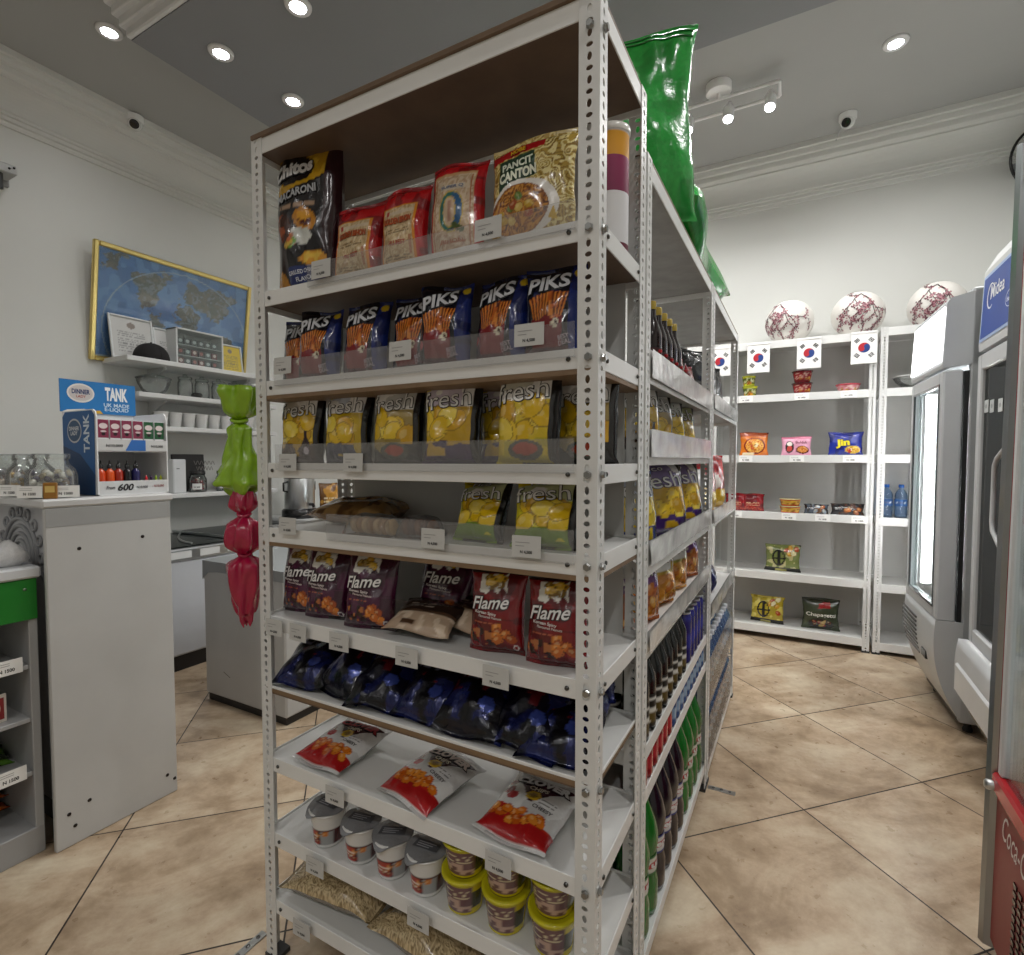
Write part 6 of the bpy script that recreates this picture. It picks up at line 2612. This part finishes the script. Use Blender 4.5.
# --- bags hanging on the left post
def hanging(h, w, col, seed, ties=(.78,)):
    def f():
        t = thing('hanging_bag', '', '')
        m = M()
        z = np.linspace(0, h, 60)
        prof = []
        for q in z / h:
            r = w * (.72 + .28 * math.sin(q * 5 + seed))
            for ti in ties:
                r *= 1 - .72 * math.exp(-((q - ti) / .045) ** 2)
            r *= min(1, (q + .02) * 9) ** .5 * (1 if q < .97 else .92)
            prof.append((max(r, .004), q * h))

        def disp(V):
            k = V.shape[1]
            th = np.arange(k) / k * 2 * PI
            zz = V[..., 2] / h
            n = .16 * np.sin(th * 5 + zz * 6 + seed)[..., :] + .1 * np.sin(th * 9 - zz * 11 + 2 * seed) + .35 * (vnoise(np.cos(th) * 3 + zz * 6 + 20, np.sin(th) * 3 + zz * 5 + 20, seed) - .5)
            V[..., 0] *= 1 + n
            V[..., 1] *= 1 + n
            V[..., 2] += .012 * np.sin(th * 3 + seed) * (zz < .06)
            return V
        lathe(m, prof, col, 'film', 40, disp=disp)
        m.build('bag', t)
        m = M()
        for ti in ties:
            tube(m, [(w * .3 * math.cos(a), w * .3 * math.sin(a), h * ti + .003 * math.sin(a * 2)) for a in np.linspace(0, 2 * PI, 16)[:-1]], .005, col, 'film', 6, True)
        m.build('knot', t)
        return t
    return f


Kind(hanging(.27, .052, '#86b01a', 2, (.68,)), 'plastic bag').put((-1.262, .868, 1.135 + ZO), 'lime green plastic bag tied on the left shelf post', scale=(1.15, 1.1, 1))
Kind(hanging(.34, .042, '#a30f3c', 5, (.82, .52)), 'plastic bag').put((-1.25, .868, .80 + ZO), 'crimson plastic bag hanging below the lime green one', scale=(1.05, 1.1, 1))
# ---------------------------------------------------------------- goods on the aisle side (facing +x)
A2 = [z - .0055 for z in L2]
A3 = [z - .0055 for z in L3]
FX = (0, 0, R(90))


def bottle(r, h, col, capc, mat='plastic', neck=.34, label=None, lab=(.3, .55), txt=None, tcol='#e8e8e8', shape='wine'):
    def f():
        t = thing('drink_bottle', '', '')
        m = M()
        if shape == 'wine':
            pf = [(.9, 0), (1, .012), (1, .55), (.94, .62), (.62, .72), (.4, .8), (.36, .9)]
        else:       # large soft drink bottle
            pf = [(.7, 0), (.92, .012), (1, .06), (1, .26), (.9, .32), (.9, .5), (1, .58), (.98, .66), (.8, .76), (.5, .86), (.33, .92)]
        lathe(m, [(r * a, h * b) for a, b in pf], col, mat, 24)
        m.build('bottle', t)
        m = M()
        lathe(m, [(r * .4, h * .895), (r * .42, h * .9), (r * .42, h * .985), (r * .36, h), (0, h)], capc, 'plastic', 16)
        m.build('cap', t)
        if label:
            m = M()
            rr_ = r * (1.015 if shape == 'wine' else .925)
            zz = np.linspace(h * lab[0], h * lab[1], 14)

            def pt(u, z):
                p = P(u, (z - zz[0]) / (zz[-1] - zz[0]), 2 * PI * r, zz[-1] - zz[0], 3)
                label(p)
                return p.c
            lathe(m, [(rr_, q) for q in zz], mat='print', seg=36, paint=pt, caps=False)
            if txt:
                tx(m, txt, cmap(rr_), 0, (zz[0] + zz[-1]) / 2, r * 1.7, (zz[-1] - zz[0]) * .42, tcol, bold=.04, off=.0012)
            m.build('label_band', t)
        return t
    return f


def near(i, n, a='the near post'):
    return '%s from %s' % (ORD[i], a)


# top shelf: dark sauce bottles with gold caps, red capped ones in front, small red pouches
def lab_plain(c, c2):
    def f(p):
        p.bg(c)
        p.rect(.3, .7, .2, .8, c2)
        p.lines(.34, .66, .3, .7, 2, '#2a1a14')
    return f


k = Kind(bottle(.025, .205, '#1a0c0c', '#b39a3c', neck=.3, label=lab_plain('#3a1214', '#8a6a3a'), lab=(.12, .4)), 'sauce bottle')
for i in range(5):
    k.put((-.345, 1.4 + .066 * i, A2[6]), 'tall dark sauce bottle with a gold cap, ' + near(i, 5), FX, 'dark sauce bottles')
k = Kind(bottle(.024, .125, '#5a0f12', '#b01c24', label=lab_plain('#c8b49a', '#8a1c1c'), lab=(.2, .55)), 'sauce bottle')
for i in range(6):
    k.put((-.3185 + .0, 1.38 + .068 * i, A2[6]), 'short red capped sauce bottle in front of the tall ones, ' + near(i, 6), FX, 'short red sauce bottles', (.5, .5, .6))


def p_pouch(p):
    p.bg('#8a1018')
    p.rect(0, 1, .38, .5, '#c8981c')
    p.rect(0, 1, 0, .38, '#2a1210')
    p.rect(.2, .8, .06, .3, '#d8b01c')
    p.noise('#5c0a10', 60, .6, p.V > .5)


k = bagkind('sauce_pouch', .09, .13, .035, p_pouch, 121, back='#7a1018', nu=24, nv=32, cat='pouch')
for i in range(4):
    k.put((-.345 - .03 * (i % 2), 1.79 + .085 * i, A2[6]), 'small red and gold sauce pouch on the top aisle shelf, ' + near(i, 4, 'the sauce bottles'), (R(-6), 0, R(86)), 'red sauce pouches')

# second aisle shelf: upright chip bags
for i, (kk, y, n) in enumerate((('brown', 1.41, 'brown'), ('black', 1.58, 'black and silver'), ('yellow', 1.77, 'bright yellow'), ('green', 1.97, 'green yellow'))):
    fk[kk].put((-.385, y, A2[5]), n + ' potato chip bag on the second aisle shelf', (R(-5), 0, R(58)), scale=(1.25, 1, .99))
# third aisle shelf: large chip bags
kl = {}
for kk, (c, c2, top, sd) in {'blue': ('#2a3f86', '#d0b41c', '#c8d0e0', 131), 'violet': ('#3a1a68', '#c8a01c', '#8a7aa8', 132)}.items():
    kl[kk] = bagkind('chip_bag', .24, .225, .085, p_fresh(c, c2, top, sd), sd, t_fresh(rot=4), back=c, nu=44, nv=52, seal=.05, foot=True, mat='film')
kl['blue'].put((-.4, 1.39, A2[4]), 'large blue and white potato chip bag by the near aisle post', (R(-5), 0, R(62)), scale=.95)
kl['violet'].put((-.39, 1.68, A2[4]), 'large violet potato chip bag beside the blue one', (R(-6), 0, R(64)), scale=(1.22, 1, 1.04))
kl['violet'].put((-.39, 1.98, A2[4]), 'large violet potato chip bag at the far end of the third aisle shelf', (R(-6), 0, R(62)), scale=(1.22, 1, 1.04))


# fourth aisle shelf: corn snacks
def p_corn(c, c2):
    def f(p):
        p.bg(c)
        p.rect(0, 1, .5, 1, c2)
        p.noise('#ecebe4', 16, .58, p.V > .55)
        p.chips(16, .05, .95, .05, .5, .024, ('#d8861c', '#c8701c', '#e0a02c'), '#7a3a0c', .5)
        p.poly([(0, .8), (.4, .95), (.4, 1), (0, 1)], '#d8c01c')
    return f


kc_ = [bagkind('corn_snack_bag', .2, .185, .08, p_corn(c, c2), s, [dict(s='fresh', u=.5, v=.74, w=.7, h=.22, col='#f0efe8', out='#2a1a10', bold=.0, ow=.03, rot=R(5))], back=c, nu=40, nv=44, seal=.05, foot=True, mat='foil') for c, c2, s in
       (('#b8601c', '#7a4a8a', 141), ('#cc8418', '#c0a02c', 142), ('#d89a1c', '#a8a03a', 143))]
for i, y in enumerate((1.36, 1.57, 1.78, 1.99)):
    kc_[i % 3].put((-.378, y, A2[3]), 'orange corn snack bag on the fourth aisle shelf, ' + near(i, 4), (R(-4), 0, R(68)), 'corn snack bags', (1.15, .95, 1.06))


# fifth aisle shelf: dark bottles then tall blue cans
def lab_blk(p):
    p.bg('#11110f')
    p.poly([(.2, .1), (.8, .1), (.8, .9), (.2, .9)], '#d8d8d2')
    p.rect(.26, .74, .55, .8, '#16160f')
    p.ell(.5, .3, .14, .16, '#5a4a14')


k = Kind(bottle(.031, .225, '#0e0f0c', '#101010', label=lab_blk, lab=(.06, .42)), 'bottle')
for r_ in range(2):
    for i in range(8):
        k.put((-.338 - .07 * r_, 1.255 + .068 * i, A2[2]), 'dark bottle with a pale label in the %s row, %s' % (('front', 'back')[r_], near(i, 8)), (0, 0, R(75)), 'dark bottles on the fifth aisle shelf')


def can(r, h, c, c2, seed=1, txt=None):
    def f():
        t = thing('drink_can', '', '')
        m = M()

        def pt(u, z):
            p = P(u, z / h, 2 * PI * r, h, seed)
            p.bg(c)
            p.rect(.3, .7, .3, .6, c2)
            p.rect(0, 1, .86, .93, c2, .6)
            return p.c
        lathe(m, [(r * .8, .0), (r * .9, .003), (r, .01)] + [(r, q) for q in np.linspace(.014, h * .9, 10)] + [(r * .86, h * .97)], mat='plastic', seg=24, paint=pt, caps=False)
        if txt:
            tx(m, txt, cmap(r), 0, h * .45, r * 1.4, h * .14, '#e6e6e6', off=.001)
        m.build('can_body', t)
        m = M()
        lathe(m, [(r * .84, h * .965), (r * .88, h * .98), (r * .86, h), (r * .8, h), (r * .76, h * .985), (0, h * .985)], '#c8cacc', 'metal', 24, caps=False)
        tube(m, [(-.008, 0, h * .99), (.006, .004, h * .995), (.006, -.004, h * .995)], .0015, '#c0c0c0', 'metal', 6, True)
        m.build('can_lid', t)
        return t
    return f


k = Kind(can(.027, .17, '#1c1c6a', '#2a2f96', 3), 'can')
for r_ in range(2):
    for i in range(5):
        k.put((-.334 - .062 * r_, 1.82 + .062 * i, A2[2]), 'tall dark blue can in the %s row, %s' % (('front', 'back')[r_], near(i, 5, 'the dark bottles')), FX, 'tall dark blue cans')
# sixth aisle shelf: short cans
ka, kb = Kind(can(.026, .095, '#8a1420', '#b8343c', 4), 'can'), Kind(can(.026, .095, '#1f4a86', '#8aa8c8', 5), 'can')
for i in range(6):
    ka.put((-.331, 1.235 + .056 * i, A2[1]), 'red drink can on the sixth aisle shelf, ' + near(i, 6), FX, 'red cans on the sixth aisle shelf')
for i in range(10):
    kb.put((-.331, 1.575 + .056 * i, A2[1]), 'blue drink can on the sixth aisle shelf, ' + near(i, 10, 'the red cans'), FX, 'blue cans on the sixth aisle shelf')


# lowest aisle shelf: big soft drink bottles
def lab_soda(c, c2, c3):
    def f(p):
        p.bg(c)
        p.ell(.5, .5, .2, .4, c2)
        p.rect(.34, .66, .38, .62, c3)
    return f


kg = Kind(bottle(.043, .325, '#0f6a20', '#1c8a2c', mat='plastic', label=lab_soda('#1a6a2c', '#d8d8d0', '#b82a2c'), lab=(.34, .49), txt='7up', shape='soda'), 'soda bottle')
kk2 = Kind(bottle(.043, .325, '#160d1c', '#1c2a6a', mat='plastic', label=lab_soda('#1c2a7a', '#d8d8d8', '#b81c2c'), lab=(.34, .49), txt='pepsi', shape='soda'), 'soda bottle')
ys = [1.285 + .089 * i for i in range(10)]
kinds = 'ggkkkkgggg'
cnt = {'g': 0, 'k': 0}
for r_ in range(2):
    for i, y in enumerate(ys):
        q = kinds[i]
        (kg if q == 'g' else kk2).put((-.352 - .092 * r_, y, A2[0]), ('large green soda bottle' if q == 'g' else 'large dark cola bottle') + ', %s row of lowest aisle shelf, %s' % (('front', 'back')[r_], near(i, 10)), (0, 0, R(70)),
                                      'soda bottles on the lowest aisle shelf')

# far aisle unit
def p_black(p):
    p.bg('#0c0c0e')
    p.noise('#1f2022', 30, .6)
    p.rect(.2, .8, .05, .3, '#5a5a2c')
    p.lines(.2, .7, .4, .5, 1, '#8a8a8a')


k = bagkind('snack_bag', .17, .235, .07, p_black, 151, back='#0c0c0e', nu=24, nv=30, mat='foil')
for i, y in enumerate((2.38, 2.62, 2.86)):
    k.put((-.4, y, A3[3]), 'black snack bag on the far aisle unit, ' + near(i, 3, 'its near post'), (R(-5), 0, R(55 + 5 * i)), 'black snack bags', 1.1)


def p_redy(p):
    p.bg('#a81018')
    p.rect(0, 1, 0, .35, '#c8a01c')
    p.noise('#8a0c14', 30, .55, p.V > .35)
    p.ell(.4, .5, .3, .18, '#d8d0c8')


k = bagkind('snack_bag', .2, .24, .08, p_redy, 152, back='#a81018', nu=28, nv=34, mat='film', foot=True)
k.put((-.4, 2.55, A3[2]), 'red and yellow snack bag on the far aisle unit, nearer the camera', (R(-4), 0, R(60)), scale=1.1)
k.put((-.4, 2.85, A3[2]), 'red and yellow snack bag at the far end of the aisle unit', (R(-4), 0, R(56)), scale=1.1)
bagkind('snack_bag', .18, .2, .08, p_fresh('#c8c8c0', '#c8a01c', '#d8d8d4', 153), 153, back='#c8c8c0', nu=28, nv=34, foot=True).put((-.39, 2.3, A3[2]), 'white and yellow snack bag beside the far unit near post', (R(-4), 0, R(60)))


def p_dblue(p):
    p.bg('#14163c')
    p.noise('#262a66', 40, .55)
    p.lines(.2, .8, .4, .6, 2, '#b8bcd0')


k = bagkind('snack_bag', .12, .13, .06, p_dblue, 154, back='#14163c', nu=24, nv=28, mat='foil')
for i, y in enumerate((2.33, 2.47, 2.62)):
    k.put((-.355, y, A3[1]), 'small dark blue packet on the far aisle unit, ' + near(i, 3, 'its near post'), (R(-8), 0, R(90)), 'small dark blue packets')
# shrink wrapped water bottles in two layers on the lowest far shelf
kw = Kind(water(.032, .235, '#d4d8de', seed=2, lab='#8fb0d0'), 'water bottle')
for lay in range(2):
    for r_ in range(2):
        for i in range(12):
            kw.put((-.34 - .07 * r_, 2.245 + .07 * i, A3[0] + .238 * lay), 'clear water bottle, %s layer, %s row, %s' % (('lower', 'upper')[lay], ('front', 'back')[r_], near(i, 12, 'the near post')), FX, 'water bottles on the far aisle unit')
m = M()
for (z0, z1) in ((0, .2), (.24, .44)):
    for (a, b) in ((2.205, 2.625), (2.625, 3.05)):
        nn = 14
        Y_, Z_ = [q.ravel() for q in np.meshgrid(np.linspace(a, b, nn), np.linspace(z0, z1, 8))]
        X_ = -.3045 + .0016 * (vnoise(Y_ * 40, Z_ * 40, 4) - .5)
        m.add(np.stack([X_, Y_, Z_ + A3[0]], -1), gridfaces(nn, 8), '#e8eef4', 'clear', True)
o = m.build('shrink_wrap')
tag(o, 'clear shrink film around the water bottle packs on the lowest far shelf', 'film')

# green sacks on top of the aisle units
def sack(nu, nv, S, name, extra=None):
    m = M()
    U_, V_ = [a.ravel() for a in np.meshgrid(np.linspace(0, 1, nu), np.linspace(0, 1, nv))]
    n1 = vnoise(U_ * 5, V_ * 7, 8)
    c = lin('#22a03c') * (.86 + .28 * vnoise(U_ * 60, V_ * 90, 3))[:, None]
    c = c * (1 - .25 * (n1 > .62)[:, None])
    for s in (1, -1):
        m.add(S(U_, V_, s), gridfaces(nu, nv, s < 0), c, 'film', True)
    return m


TZ = 1.955 + .006
SB = bag_surface(.345, .535, .14, 161, .02, 1.3, False, .35)


def sack_stand(u, v, s):
    p = SB(u, v, s)
    p[:, 1] += .02 * np.sin(v * 8 + u * 3) * v
    p[:, 0] *= 1 + .06 * v
    return p


t = thing('green_sack', 'tall bright green plastic sack standing on top of the aisle shelf', 'sack', (-.425, 1.53, TZ), (R(-3), R(-2), R(26)))
sack(40, 70, sack_stand, 'sack').build('sack', t)
m = M()
for s in (1, -1):
    u_ = np.linspace(.03, .97, 20)
    a = sack_stand(u_, np.full(20, .955), s)
    b = sack_stand(u_, np.full(20, .925), s)
    for q in (a, b):
        tube(m, [tuple(x) for x in q + np.array([0, -.002 * s, 0])], .0022, '#156a28', 'film', 6)
m.build('hem', t)
SL = bag_surface(.26, .86, .28, 162, .03, 1.8, False, .5)


def sack_lie(u, v, s):
    p = SL(u, v, s)
    x, y, z = p[:, 0], p[:, 1], p[:, 2]
    hh = np.maximum(-y + .13 + .02 * np.sin(v * 14), .002 if s > 0 else 0)
    return np.stack([x + .02 * np.sin(v * 9), z, hh * (1.08 - .55 * v)], -1)


t = thing('green_sack', 'long green plastic sack lying along the top of the aisle shelves', 'sack', (-.43, 1.74, TZ))
sack(36, 80, sack_lie, 'sack').build('sack', t)
